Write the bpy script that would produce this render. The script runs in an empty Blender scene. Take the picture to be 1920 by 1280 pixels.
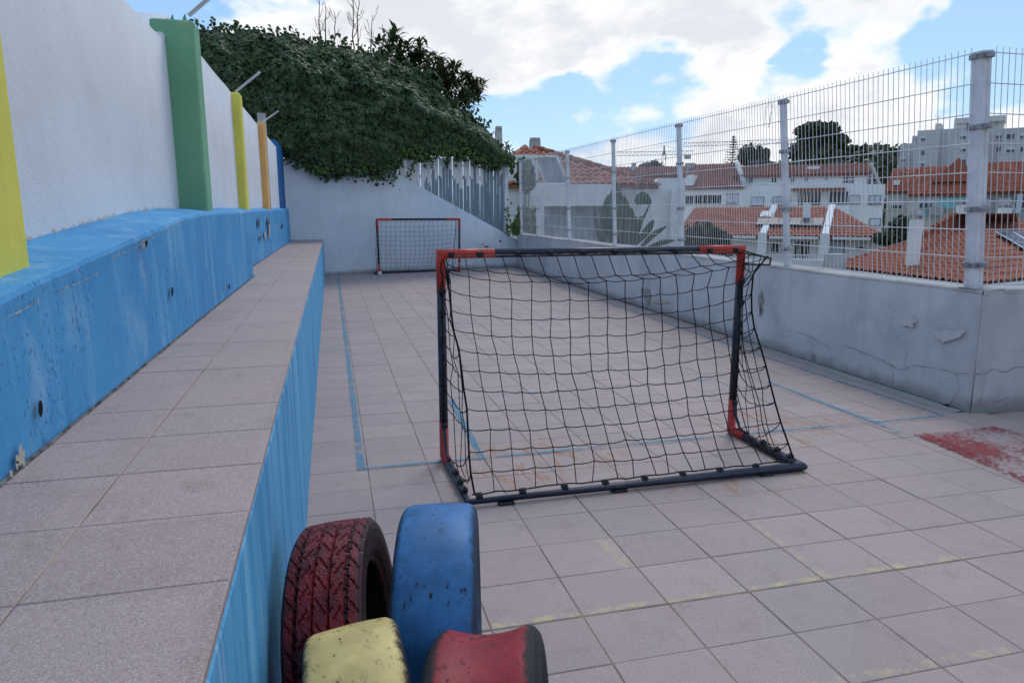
import bpy, math, random
import numpy as np
from mathutils import Vector, Matrix, noise as mnoise

random.seed(7)
rng = np.random.default_rng(7)
sc = bpy.context.scene
C = sc.collection
R = math.radians

# ------------------------------------------------------------------ camera
F_PX, YAW, PITCH, ROLL = 1313.7, 0.2502, 0.182, -0.001      # focal length in pixels of a 1920 px wide frame
CAM = np.array([-0.469, -2.1245, 1.3989])
def cam_axes():
    f = np.array([math.sin(YAW)*math.cos(PITCH), math.cos(YAW)*math.cos(PITCH), -math.sin(PITCH)])
    r = np.array([math.cos(YAW), -math.sin(YAW), 0.0])
    u = np.cross(r, f)
    c, s = math.cos(ROLL), math.sin(ROLL)
    return c*r + s*u, -s*r + c*u, f
AX_R, AX_U, AX_F = cam_axes()
cd = bpy.data.cameras.new('camera'); cam = bpy.data.objects.new('camera', cd); C.objects.link(cam)
cd.sensor_width = 36.0; cd.lens = 36.0*F_PX/1920.0; cd.clip_start = 0.05; cd.clip_end = 3000
m = Matrix(((AX_R[0], AX_U[0], -AX_F[0], CAM[0]), (AX_R[1], AX_U[1], -AX_F[1], CAM[1]), (AX_R[2], AX_U[2], -AX_F[2], CAM[2]), (0, 0, 0, 1)))
cam.matrix_world = m
sc.camera = cam

def ray(px, py):
    return AX_F + AX_R*(px-960)/F_PX - AX_U*(py-640)/F_PX
def on_z(px, py, z): d = ray(px, py); return CAM + d*((z-CAM[2])/d[2])
def on_y(px, py, y): d = ray(px, py); return CAM + d*((y-CAM[1])/d[1])
def on_x(px, py, x): d = ray(px, py); return CAM + d*((x-CAM[0])/d[0])
def on_plane(px, py, a, n):
    d = ray(px, py); return CAM + d*(np.dot(a-CAM, n)/np.dot(d, n))

# ------------------------------------------------------------------ light
SUN_EL, SUN_AZ = R(52), R(32)          # azimuth clockwise from +y
sd = bpy.data.lights.new('sun', 'SUN'); sun = bpy.data.objects.new('sun', sd); C.objects.link(sun)
sd.energy = 0.95; sd.angle = R(20); sd.color = (1.0, 0.96, 0.9)
sdir = Vector((math.sin(SUN_AZ)*math.cos(SUN_EL), math.cos(SUN_AZ)*math.cos(SUN_EL), math.sin(SUN_EL)))
sun.rotation_euler = sdir.to_track_quat('Z', 'Y').to_euler(); sun.location = (0, 0, 30)
vs = sc.view_settings
vs.view_transform = 'Standard'; vs.look = 'None'; vs.gamma = 1.0; vs.exposure = 0.3; vs.use_curve_mapping = False

# node helper -------------------------------------------------------
class NT:
    def __init__(s, tree): s.t = tree; s.n = tree.nodes; s.l = tree.links
    def node(s, typ, **kw):
        nd = s.n.new(typ)
        for k, v in kw.items(): setattr(nd, k, v)
        return nd
    def put(s, sock, v):
        if v is None: return
        if isinstance(v, bpy.types.NodeSocket): s.l.new(v, sock)
        elif isinstance(v, (tuple, list)) and sock.type == 'RGBA' and len(v) == 3: sock.default_value = (*v, 1)
        else: sock.default_value = v
    def math(s, op, a, b=None, c=None, clamp=False):
        nd = s.node('ShaderNodeMath', operation=op, use_clamp=clamp)
        for i, v in enumerate((a, b, c)): s.put(nd.inputs[i], v)
        return nd.outputs[0]
    def vmath(s, op, a, b=None):
        nd = s.node('ShaderNodeVectorMath', operation=op)
        s.put(nd.inputs[0], a); s.put(nd.inputs[1], b)
        return nd.outputs['Value'] if op in ('DOT_PRODUCT', 'LENGTH', 'DISTANCE') else nd.outputs[0]
    def mix(s, fac, a, b, blend='MIX'):
        nd = s.node('ShaderNodeMix', data_type='RGBA', blend_type=blend)
        s.put(nd.inputs[0], fac); s.put(nd.inputs[6], a); s.put(nd.inputs[7], b)
        return nd.outputs[2]
    def noise(s, vec, scale=1.0, detail=3.0, rough=0.55, dist=0.0):
        nd = s.node('ShaderNodeTexNoise'); s.put(nd.inputs['Vector'], vec)
        nd.inputs['Scale'].default_value = scale; nd.inputs['Detail'].default_value = detail
        nd.inputs['Roughness'].default_value = rough; nd.inputs['Distortion'].default_value = dist
        return nd.outputs[0]
    def voronoi(s, vec, scale=1.0, feature='F1', rand=1.0):
        nd = s.node('ShaderNodeTexVoronoi', feature=feature); s.put(nd.inputs['Vector'], vec)
        nd.inputs['Scale'].default_value = scale; nd.inputs['Randomness'].default_value = rand
        return nd
    def step(s, v, lo, hi):
        nd = s.node('ShaderNodeMapRange', interpolation_type='SMOOTHSTEP')
        s.put(nd.inputs[0], v); nd.inputs[1].default_value = lo; nd.inputs[2].default_value = hi
        return nd.outputs[0]
    def vscale(s, vec, sc3, off=(0, 0, 0), rotz=0.0):
        nd = s.node('ShaderNodeMapping'); s.put(nd.inputs[0], vec)
        nd.inputs[1].default_value = off; nd.inputs[2].default_value = (0, 0, rotz); nd.inputs[3].default_value = sc3
        return nd.outputs[0]
    def sep(s, vec):
        nd = s.node('ShaderNodeSeparateXYZ'); s.put(nd.inputs[0], vec); return nd.outputs
    def comb(s, x, y, z):
        nd = s.node('ShaderNodeCombineXYZ')
        for i, v in enumerate((x, y, z)): s.put(nd.inputs[i], v)
        return nd.outputs[0]
    def wnoise(s, vec):
        nd = s.node('ShaderNodeTexWhiteNoise', noise_dimensions='3D'); s.put(nd.inputs[0], vec); return nd.outputs[0]
    def pos(s): return s.node('ShaderNodeNewGeometry').outputs['Position']
    def island(s): return s.node('ShaderNodeNewGeometry').outputs['Random Per Island']
    def objc(s): return s.node('ShaderNodeTexCoord').outputs['Object']
    def orand(s): return s.node('ShaderNodeObjectInfo').outputs['Random']

MATS = {}
def material(name, fn, rough=0.8, spec=0.25, metal=0.0):
    mt = bpy.data.materials.new(name); mt.use_nodes = True
    nt = NT(mt.node_tree); b = nt.n['Principled BSDF']
    b.inputs['Roughness'].default_value = rough; b.inputs['Specular IOR Level'].default_value = spec; b.inputs['Metallic'].default_value = metal
    res = fn(nt, b)
    if isinstance(res, tuple) and len(res) == 3 and all(isinstance(v, float) for v in res): nt.put(b.inputs['Base Color'], res)
    elif isinstance(res, dict):
        nt.put(b.inputs['Base Color'], res['color'])
        if 'rough' in res: nt.put(b.inputs['Roughness'], res['rough'])
        if 'bump' in res:
            h, st, ds = res['bump']
            bp = nt.node('ShaderNodeBump'); nt.put(bp.inputs['Height'], h); bp.inputs['Strength'].default_value = st; bp.inputs['Distance'].default_value = ds
            nt.l.new(bp.outputs[0], b.inputs['Normal'])
        if 'alpha' in res: nt.put(b.inputs['Alpha'], res['alpha'])
    else: nt.put(b.inputs['Base Color'], res)
    MATS[name] = mt
    return mt
def plain(name, col, rough=0.7, spec=0.3, metal=0.0, var=0.12, scale=6.0):
    def fn(nt, b):
        p = nt.pos(); n1 = nt.noise(p, scale, 5)
        dark = tuple(c*(1-2.2*var) for c in col); lite = tuple(min(1, c*(1+1.2*var)) for c in col)
        return {'color': nt.mix(nt.step(n1, 0.3, 0.72), dark, lite)}
    return material(name, fn, rough, spec, metal)

# ------------------------------------------------------------------ sky
wd = bpy.data.worlds.new('World'); sc.world = wd; wd.use_nodes = True
wn = NT(wd.node_tree); bg = wn.n['Background']
sky = wn.node('ShaderNodeTexSky', sky_type='NISHITA', sun_disc=False)
sky.sun_elevation = SUN_EL; sky.sun_rotation = SUN_AZ; sky.altitude = 50; sky.air_density = 1.0; sky.dust_density = 0.6; sky.ozone_density = 1.0
dirv = wn.node('ShaderNodeTexCoord').outputs['Generated']
dx, dy, dz = wn.sep(dirv)
pl = wn.comb(wn.math('MULTIPLY', dx, 2.6), wn.math('MULTIPLY', dy, 2.6), wn.math('MULTIPLY', dz, 5.2))
big = wn.noise(wn.vscale(pl, (1, 1, 1), (3.1, 1.7, 0.4)), 0.9, 2, 0.5)
fb = wn.noise(wn.vscale(pl, (1, 1, 1), (0.3, 5.7, 2.4)), 2.3, 9, 0.56, 0.2)
fb2 = wn.noise(wn.vscale(pl, (1, 1, 1), (1.3, 2.7, 4.4)), 7.0, 8, 0.6, 0.3)
cl = wn.math('ADD', wn.math('MULTIPLY', big, 0.40), wn.math('ADD', wn.math('MULTIPLY', fb, 0.55), wn.math('MULTIPLY', fb2, 0.16)))
wv_ = wn.node('ShaderNodeTexNoise'); wn.put(wv_.inputs['Vector'], pl); wv_.inputs['Scale'].default_value = 3.5; wv_.inputs['Detail'].default_value = 4
warped = wn.vmath('ADD', wn.vmath('NORMALIZE', dirv), wn.vmath('MULTIPLY', wn.vmath('SUBTRACT', wv_.outputs['Color'], (.5, .5, .5)), (.22, .22, .16)))
def lobe(px, py, rad, amp):
    global cl
    d = ray(px, py); d = d/np.linalg.norm(d)
    dist = wn.vmath('DISTANCE', warped, tuple(d))
    g = wn.step(dist, rad, rad*0.15)
    cl = wn.math('MULTIPLY_ADD', g, amp, cl)
for a in ((860, 40, .24, .12), (1050, 60, .18, .12), (620, 0, .2, .1), (1350, 70, .11, .15), (1650, 40, .16, .11), (1240, 60, .10, .08), (1130, 100, .08, .05),
          (1135, 165, .05, .17), (1215, 175, .04, .14), (1060, 262, .10, .1), (1280, 235, .14, .12), (1450, 225, .14, .13), (1650, 190, .16, .1), (1850, 220, .15, .1),
          (1000, 195, .11, -.2), (1100, 190, .10, -.2), (1080, 150, .06, -.12), (1270, 185, .11, -.2), (1190, 135, .07, -.14), (1500, 130, .07, -.17), (1640, 150, .07, -.12), (1900, 50, .16, -.22), (1780, 10, .08, -.1),
          (1510, 40, .05, -.05), (300, 10, .09, -.14), (585, 30, .05, -.08), (740, 20, .1, .1)):
    lobe(*a)
cover = wn.step(cl, 0.515, 0.66)
shade = wn.noise(wn.vscale(pl, (1, 1, 1), (8.3, 2.2, 0.9)), 2.2, 8, 0.62, 0.3)
thick = wn.step(cl, 0.55, 0.74)
ccol = wn.mix(wn.math('MULTIPLY', thick, wn.step(shade, 0.38, 0.62)), (0.96, 0.96, 0.97), (0.70, 0.72, 0.77))
STR = 0.10
CLOUD = 0.92/STR
hz = wn.mix(0.5, sky.outputs[0], (0.28/STR, 0.56/STR, 1.0/STR))        # thin high haze over the clear blue
col = wn.mix(cover, hz, wn.mix(1.0, ccol, (CLOUD,)*3, 'MULTIPLY'))
wn.put(bg.inputs[0], col); bg.inputs[1].default_value = STR

# ------------------------------------------------------------------ mesh helpers
class MB:
    def __init__(s): s.v = []; s.f = []; s.sm = []
    def add(s, vs_, fs, smooth=False):
        o = len(s.v); s.v += [tuple(map(float, p)) for p in vs_]
        for f in fs: s.f.append(tuple(i+o for i in f)); s.sm.append(smooth)
        return s
    def box(s, x0, x1, y0, y1, z0, z1, ch=0.0):
        if ch <= 0:
            s.add([(x0,y0,z0),(x1,y0,z0),(x1,y1,z0),(x0,y1,z0),(x0,y0,z1),(x1,y0,z1),(x1,y1,z1),(x0,y1,z1)],
                  [(3,2,1,0),(4,5,6,7),(0,1,5,4),(1,2,6,5),(2,3,7,6),(3,0,4,7)])
        else:       # chamfered on all edges
            vv = []; 
            for sx, X, ix in ((0,x0,1),(1,x1,-1)):
                for sy, Y, iy in ((0,y0,1),(1,y1,-1)):
                    for sz, Z, iz in ((0,z0,1),(1,z1,-1)):
                        vv += [(X, Y+iy*ch, Z+iz*ch), (X+ix*ch, Y, Z+iz*ch), (X+ix*ch, Y+iy*ch, Z)]
            def k(a, b, c, w): return (a*4+b*2+c)*3+w
            fs = []
            for a in (0,1): fs.append((k(a,0,0,0),k(a,1,0,0),k(a,1,1,0),k(a,0,1,0)))
            for b in (0,1): fs.append((k(0,b,0,1),k(1,b,0,1),k(1,b,1,1),k(0,b,1,1)))
            for c in (0,1): fs.append((k(0,0,c,2),k(1,0,c,2),k(1,1,c,2),k(0,1,c,2)))
            for a in (0,1):
                for b in (0,1): fs.append((k(a,b,0,0),k(a,b,1,0),k(a,b,1,1),k(a,b,0,1)))
                for c in (0,1): fs.append((k(a,0,c,0),k(a,1,c,0),k(a,1,c,2),k(a,0,c,2)))
            for b in (0,1):
                for c in (0,1): fs.append((k(0,b,c,1),k(1,b,c,1),k(1,b,c,2),k(0,b,c,2)))
            for a in (0,1):
                for b in (0,1):
                    for c in (0,1): fs.append((k(a,b,c,0),k(a,b,c,1),k(a,b,c,2)))
            s.add(vv, fs)
        return s
    def extrude(s, poly, vec):          # planar polygon (3d points) pushed along vec
        n = len(poly); p = [np.array(q, float) for q in poly]; w = np.array(vec, float)
        s.add(p+[q+w for q in p], [tuple(range(n))[::-1], tuple(range(n, 2*n))]+[(i, (i+1) % n, n+(i+1) % n, n+i) for i in range(n)])
        return s
    def tube(s, pts, r, n=8, caps=True, smooth=True, closed=False):
        P = [np.array(p, float) for p in pts]; m_ = len(P)
        rs = r if isinstance(r, (list, tuple)) else [r]*m_
        T = []
        for i in range(m_):
            a = P[i]-P[i-1] if i else P[1]-P[0]; b = P[i+1]-P[i] if i < m_-1 else P[-1]-P[-2]
            a = a/(np.linalg.norm(a)+1e-9); b = b/(np.linalg.norm(b)+1e-9); T.append((a, b))
        up = np.array((0, 0, 1.0)) if abs(T[0][0][2]) < 0.9 else np.array((1.0, 0, 0))
        vv = []; x = np.cross(up, T[0][1]); x /= np.linalg.norm(x)
        for i in range(m_):
            a, b = T[i]; t = a+b; nn = np.linalg.norm(t); t = t/nn if nn > 1e-6 else b
            x = x-np.dot(x, t)*t; x /= np.linalg.norm(x)+1e-9; y = np.cross(t, x)
            bd = b-a; bl = np.linalg.norm(bd); k = 1.0
            if bl > 1e-3: bd = bd/bl; k = 1/max(0.45, math.sqrt(max(0, (1+np.dot(a, b))/2)))
            for j in range(n):
                an = 2*math.pi*(j+0.5)/n; o = (x*math.cos(an)+y*math.sin(an))*rs[i]
                if bl > 1e-3: o = o+bd*np.dot(o, bd)*(k-1)
                vv.append(P[i]+o)
        fs = [(i*n+j, i*n+(j+1) % n, (i+1)*n+(j+1) % n, (i+1)*n+j) for i in range(m_-1) for j in range(n)]
        s.add(vv, fs, smooth)
        if caps: s.f += [tuple(range(len(s.v)-m_*n, len(s.v)-m_*n+n))[::-1], tuple(range(len(s.v)-n, len(s.v)))]; s.sm += [False, False]
        return s
    def mesh(s, name):
        me = bpy.data.meshes.new(name); me.from_pydata(s.v, [], s.f)
        if any(s.sm): me.polygons.foreach_set('use_smooth', s.sm)
        me.update(); return me
    def build(s, name, mat, parent=None, loc=None):
        return obj(name, s.mesh(name), mat, parent, loc)
def obj(name, me, mat, parent=None, loc=None):
    o = bpy.data.objects.new(name, me); C.objects.link(o)
    if mat is not None and len(me.materials) == 0: me.materials.append(mat)
    if parent is not None: o.parent = parent
    if loc is not None: o.location = loc
    return o
def fixnormals(o):
    import bmesh
    bm = bmesh.new(); bm.from_mesh(o.data); bmesh.ops.recalc_face_normals(bm, faces=bm.faces); bm.to_mesh(o.data); bm.free(); return o
def empty(name, loc=(0, 0, 0), rz=0.0):
    o = bpy.data.objects.new(name, None); C.objects.link(o); o.location = loc; o.rotation_euler = (0, 0, rz); o.empty_display_size = 0.2
    return o
def tag(o, label, cat, group=None):
    o['label'] = label; o['category'] = cat
    if group: o['group'] = group
    return o
def struct(o): o['kind'] = 'structure'; return o
def stuff(o): o['kind'] = 'stuff'; return o
def soften(o, w, seg=2, ang=35):
    b = o.modifiers.new('soft edge', 'BEVEL'); b.width = w; b.segments = seg; b.limit_method = 'ANGLE'; b.angle_limit = R(ang); return o
def leaf_mesh(cent, normal, size, asp=0.8, droop=0.3):
    """many folded leaves: arrays of centres, normals (n,3) and sizes"""
    n = len(cent); nrm = normal/np.linalg.norm(normal, axis=1, keepdims=True)
    t = rng.normal(size=(n, 3)); t[:, 2] -= 1.2; t -= nrm*(t*nrm).sum(1, keepdims=True); t /= np.linalg.norm(t, axis=1, keepdims=True)+1e-9
    b = np.cross(nrm, t); s = size[:, None]
    tip = cent+t*s*0.6-nrm*s*droop*0.4; base = cent-t*s*0.45; mid = cent+nrm*s*0.12-t*s*0.05
    l = cent+b*s*asp*0.5-nrm*s*0.04-t*s*0.12; r = cent-b*s*asp*0.5-nrm*s*0.04-t*s*0.12
    V = np.stack([base, l, tip, r, mid], 1).reshape(-1, 3)
    k = np.arange(n)*5
    Fc = np.concatenate([np.stack([k, k+4, k+1], 1), np.stack([k+1, k+4, k+2], 1), np.stack([k+4, k+3, k+2], 1), np.stack([k, k+3, k+4], 1)])
    me = bpy.data.meshes.new('leaves'); me.vertices.add(len(V)); me.vertices.foreach_set('co', V.ravel())
    me.loops.add(len(Fc)*3); me.loops.foreach_set('vertex_index', Fc.ravel().astype(np.int32))
    me.polygons.add(len(Fc)); me.polygons.foreach_set('loop_start', (np.arange(len(Fc))*3).astype(np.int32))
    me.update(calc_edges=True); me.validate(); return me

# ------------------------------------------------------------------ surface materials
TX, TY = 0.33, 0.274
def m_tile(nt, b):
    p = nt.pos(); x, y, z = nt.sep(p)
    cell = nt.comb(nt.math('FLOOR', nt.math('DIVIDE', x, TX)), nt.math('FLOOR', nt.math('DIVIDE', y, TY)), nt.math('FLOOR', nt.math('MULTIPLY', z, 2.0)))
    rnd = nt.wnoise(cell)
    base = nt.mix(rnd, (0.345, 0.255, 0.232), (0.41, 0.302, 0.274))
    blot = nt.noise(p, 1.3, 5, 0.6)
    base = nt.mix(nt.math('MULTIPLY', nt.step(blot, 0.42, 0.75), 0.55), base, (0.33, 0.275, 0.255))
    blot2 = nt.noise(nt.vscale(p, (1, 1, 1), (5, 9, 2)), 9, 6, 0.65)
    base = nt.mix(nt.math('MULTIPLY', nt.step(blot2, 0.48, 0.76), 0.6), base, (0.27, 0.195, 0.155))
    sp = nt.noise(p, 330, 2, 0.7); sp2 = nt.noise(nt.vscale(p, (1, 1, 1), (3, 3, 3)), 210, 2, 0.7)
    base = nt.mix(nt.math('MULTIPLY', nt.step(sp, 0.5, 0.64), 0.5), base, (0.60, 0.55, 0.56))
    base = nt.mix(nt.math('MULTIPLY', nt.step(sp2, 0.52, 0.68), 0.5), base, (0.19, 0.16, 0.155))
    # rust scuffs left by the goal frames
    def area(cx, cy, rx, ry):
        d = nt.math('ADD', nt.math('POWER', nt.math('DIVIDE', nt.math('SUBTRACT', x, cx), rx), 2.0), nt.math('POWER', nt.math('DIVIDE', nt.math('SUBTRACT', y, cy), ry), 2.0))
        return nt.step(d, 1.0, 0.1)
    st = nt.noise(nt.vscale(p, (26, 5, 1), (0, 0, 0), R(22)), 1.0, 5, 0.65)
    st = nt.math('MULTIPLY', nt.step(st, 0.46, 0.66), nt.step(nt.noise(p, 3.1, 3), 0.38, 0.58))
    ar = nt.math('MAXIMUM', nt.math('MAXIMUM', area(0.55, 1.55, 0.75, 0.6), area(2.35, 1.75, 0.75, 0.55)), nt.math('MULTIPLY', area(1.6, 0.95, 0.7, 0.25), 0.8))
    low = nt.math('LESS_THAN', z, 0.3)
    base = nt.mix(nt.math('MULTIPLY', nt.math('MULTIPLY', nt.math('MULTIPLY', st, ar), 0.95), low), base, (0.36, 0.16, 0.07))
    # yellow paint rubbed into the tile edges
    def yline(cx, cy, hx, hy, k=1.0):
        fx = nt.step(nt.math('ABSOLUTE', nt.math('SUBTRACT', x, cx)), hx+0.02, hx-0.02); fy = nt.step(nt.math('ABSOLUTE', nt.math('SUBTRACT', y, cy)), hy+0.008, hy-0.012)
        return nt.math('MULTIPLY', nt.math('MULTIPLY', fx, fy), k)
    yl = nt.math('MAXIMUM', yline(0.99, 0.016, 1.0, 0.018, .62), nt.math('MAXIMUM', yline(1.345, 0.28, 0.016, 0.28, .45), nt.math('MAXIMUM', yline(1.15, -0.53, 0.45, 0.026, .5), yline(0.62, 0.42, 0.03, 0.16, .35))))
    yn = nt.step(nt.noise(nt.vscale(p, (1, 1, 1), (7, 1, 0)), 14, 8, 0.75), 0.42, 0.62)
    base = nt.mix(nt.math('MULTIPLY', nt.math('MULTIPLY', yl, yn), low), base, (0.62, 0.52, 0.22))
    hgt = nt.math('ADD', nt.math('MULTIPLY', sp, 0.6), nt.math('MULTIPLY', sp2, 0.6))
    return {'color': base, 'rough': nt.math('MULTIPLY_ADD', blot, 0.25, 0.5), 'bump': (hgt, 0.12, 0.002)}
material('speckled stone tile', m_tile, 0.6, 0.3)
def m_grout(nt, b):
    p = nt.pos(); n = nt.noise(p, 4, 6)
    return {'color': nt.mix(nt.step(n, 0.35, 0.65), (0.15, 0.12, 0.09), (0.33, 0.25, 0.185))}
material('dirty grout', m_grout, 0.95, 0.1)
plain('tan mortar', (0.33, 0.235, 0.155), .95, .1, var=.35, scale=5)
def paint_alpha(name, col, lo, hi, sx=(1, 1, 1), k=1.0):
    def fn(nt, b):
        p = nt.pos(); n = nt.noise(nt.vscale(p, sx), 11, 9, 0.72); n2 = nt.noise(p, 2.2, 3)
        a = nt.math('MULTIPLY', nt.step(nt.math('ADD', nt.math('MULTIPLY', n, 0.65), nt.math('MULTIPLY', n2, 0.35)), lo, hi), k)
        g = nt.noise(p, 150, 2)
        return {'color': nt.mix(nt.step(g, 0.35, 0.7), col, tuple(c*0.75 for c in col)), 'alpha': a}
    return material(name, fn, 0.7, 0.2)
paint_alpha('worn blue line paint', (0.14, 0.36, 0.49), 0.36, 0.54, k=0.62)
paint_alpha('faint blue line paint', (0.12, 0.36, 0.56), 0.47, 0.62, k=0.6)
paint_alpha('worn red floor paint', (0.40, 0.065, 0.07), 0.455, 0.575, (4, 4, 4), k=0.85)
paint_alpha('white scuff paint', (0.62, 0.66, 0.72), 0.47, 0.62, k=0.8)
def m_plaster(base, alt, stain, stain_amt=0.4, bump=0.5, streak=0.3, low_dirt=0.0):
    def fn(nt, b):
        p = nt.pos(); z = nt.sep(p)[2]
        c = nt.mix(nt.step(nt.noise(p, 0.9, 4), 0.35, 0.65), base, alt)
        c = nt.mix(nt.math('MULTIPLY', nt.step(nt.noise(nt.vscale(p, (1, 1, 1), (4, 7, 1)), 2.3, 7, 0.65), 0.45, 0.75), stain_amt), c, stain)
        vs_ = nt.noise(nt.vscale(p, (7, 7, 0.5)), 1.0, 5, 0.6)
        c = nt.mix(nt.math('MULTIPLY', nt.step(vs_, 0.5, 0.75), streak), c, stain)
        if low_dirt:
            ed = nt.math('ADD', z, nt.math('MULTIPLY', nt.noise(p, 6, 5), -0.16))
            c = nt.mix(nt.math('MULTIPLY', nt.step(ed, 0.06, -0.07), low_dirt), c, (0.12, 0.11, 0.10))
        h = nt.math('ADD', nt.math('MULTIPLY', nt.noise(p, 55, 4, 0.6), 0.6), nt.math('MULTIPLY', nt.noise(p, 9, 4), 0.8))
        return {'color': c, 'bump': (h, bump, 0.006)}
    return fn
material('white wall render', m_plaster((0.67, 0.68, 0.70), (0.72, 0.73, 0.745), (0.52, 0.53, 0.55), 0.32, 0.55, 0.28), 0.85, 0.2)
material('end wall render', m_plaster((0.60, 0.65, 0.71), (0.66, 0.70, 0.74), (0.42, 0.45, 0.47), 0.35, 0.3, 0.25, 0.7), 0.85, 0.2)
material('weathered parapet render', m_plaster((0.48, 0.50, 0.525), (0.58, 0.595, 0.61), (0.34, 0.355, 0.375), 0.6, 0.6, 0.35, 0.55), 0.9, 0.15)
material('concrete coping', m_plaster((0.42, 0.41, 0.39), (0.5, 0.49, 0.47), (0.2, 0.19, 0.17), 0.7, 0.8, 0.2), 0.95, 0.1)
def m_bluewall(nt, b):
    p = nt.pos(); z = nt.sep(p)[2]
    c = nt.mix(nt.step(nt.noise(p, 1.6, 5, 0.6), 0.3, 0.7), (0.055, 0.262, 0.53), (0.08, 0.325, 0.59))
    vs_ = nt.noise(nt.vscale(p, (8, 8, 0.9)), 1.0, 6, 0.65)
    c = nt.mix(nt.math('MULTIPLY', nt.step(vs_, 0.48, 0.74), 0.62), c, (0.20, 0.44, 0.66))
    pa = nt.noise(nt.vscale(p, (2.2, 2.2, 1.2), (2, 3, 4)), 2.0, 6, 0.6)
    c = nt.mix(nt.math('MULTIPLY', nt.step(pa, 0.52, 0.74), 0.5), c, (0.30, 0.50, 0.66))
    pit = nt.noise(nt.vscale(p, (1, 1, 0.6)), 75, 3, 0.6)
    pm = nt.math('MULTIPLY', nt.step(pit, 0.59, 0.67), nt.step(nt.noise(p, 1.1, 3), 0.40, 0.56))
    c = nt.mix(nt.math('MULTIPLY', pm, 0.6), c, (0.02, 0.10, 0.27))
    h = nt.math('SUBTRACT', nt.math('MULTIPLY', nt.noise(p, 40, 5, 0.6), 0.7), pm)
    return {'color': c, 'bump': (h, 0.5, 0.006)}
material('pitted blue wall paint', m_bluewall, 0.7, 0.25)
def m_riser(nt, b):
    p = nt.pos()
    c = nt.mix(nt.step(nt.noise(p, 1.5, 4), 0.3, 0.7), (0.08, 0.35, 0.60), (0.115, 0.42, 0.66))
    v1 = nt.noise(nt.vscale(p, (1, 9, 0.6)), 1.0, 8, 0.72, 0.4)
    c = nt.mix(nt.math('MULTIPLY', nt.step(v1, 0.44, 0.64), 0.85), c, (0.04, 0.20, 0.44))
    v2 = nt.noise(nt.vscale(p, (1, 10, 0.8), (0, 4, 2)), 1.3, 7, 0.7, 0.4)
    c = nt.mix(nt.math('MULTIPLY', nt.step(v2, 0.5, 0.68), 0.65), c, (0.27, 0.55, 0.74))
    v3 = nt.noise(nt.vscale(p, (1, 45, 2.2), (0, 1, 2)), 1.0, 5, 0.6, 0.6)
    c = nt.mix(nt.math('MULTIPLY', nt.step(v3, 0.64, 0.70), 0.7), c, (0.10, 0.15, 0.17))
    return {'color': c, 'bump': (nt.noise(p, 60, 4), 0.35, 0.004)}
material('streaked light blue paint', m_riser, 0.65, 0.25)
def painted(name, col, wear=(0.5, 0.42, 0.2), amt=0.5):
    def fn(nt, b):
        p = nt.pos(); c = nt.mix(nt.step(nt.noise(p, 2.5, 4), 0.3, 0.7), tuple(k*0.9 for k in col), tuple(min(1, k*1.06) for k in col))
        w = nt.math('MULTIPLY', nt.step(nt.noise(p, 5, 7, 0.7), 0.60, 0.68), amt)
        c = nt.mix(nt.math('MULTIPLY', nt.step(nt.noise(nt.vscale(p, (16, 16, 0.8)), 1, 6, .65), .52, .75), .25), c, tuple(k*.68 for k in col))
        return {'color': nt.mix(w, c, wear), 'bump': (nt.math('ADD', nt.noise(p, 70, 4), nt.noise(p, 12, 3)), 0.35, 0.004)}
    return material(name, fn, 0.75, 0.25)
painted('green pillar paint', (0.18, 0.40, 0.235)); painted('yellow pillar paint', (0.74, 0.67, 0.12), (0.5, 0.45, 0.2)); painted('orange pillar paint', (0.78, 0.42, 0.14), (0.6, 0.5, 0.3))
painted('dark blue pillar paint', (0.02, 0.13, 0.36), (0.1, 0.2, 0.4))
material('shade building render', m_plaster((0.50, 0.45, 0.36), (0.56, 0.5, 0.4), (0.36, 0.32, 0.26), .4, .4, .3), .85, .2); painted('bare plaster', (0.50, 0.45, 0.36), (0.3, 0.27, 0.22), 0.8); painted('grey filler', (0.30, 0.31, 0.30), (0.2, 0.2, 0.2), 0.7)
plain('crack dark', (0.15, 0.145, 0.14), 0.95, 0.05, var=0.3, scale=30)  # dark grey for cracks, chips and dirt lines
plain('pale crack', (0.40, 0.42, 0.40), 0.95, 0.05, var=0.3, scale=30)
plain('hole dark', (0.015, 0.018, 0.022), 0.95, 0.05)
plain('galvanised steel', (0.58, 0.60, 0.64), 0.45, 0.5, 0.3, var=0.1, scale=9)
plain('white fence coating', (0.70, 0.72, 0.76), 0.5, 0.4, var=0.08, scale=5)
plain('wire coating', (0.74, 0.74, 0.75), 0.5, 0.4, var=0.1, scale=4)
plain('clamp grey', (0.33, 0.34, 0.36), 0.6, 0.4, var=0.2, scale=20)
plain('green glass', (0.12, 0.40, 0.24), 0.1, 0.6)

# ------------------------------------------------------------------ layout of the yard
FA, FB = np.array([-1.5, 14.15, 0.0]), np.array([4.2, 15.5, 0.0])            # foot of the end wall
FD = (FB-FA)/np.linalg.norm(FB-FA); FN = np.array([-FD[1], FD[0], 0.0])       # along it, and away from the yard
def far(px, py, off=0.0): return on_plane(px, py, FA+FN*off, FN)
def fs(P): return float(np.dot(P-FA, FD))
def xr(y): return 3.83+(y-1.71)*0.0235                                        # face of the right-hand parapet
def far_y(x): return 14.15+(x+1.5)*(1.35/5.7)
def bench_z(y): return 0.85 if y < 2 else 0.85-(y-2)*0.0036

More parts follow.
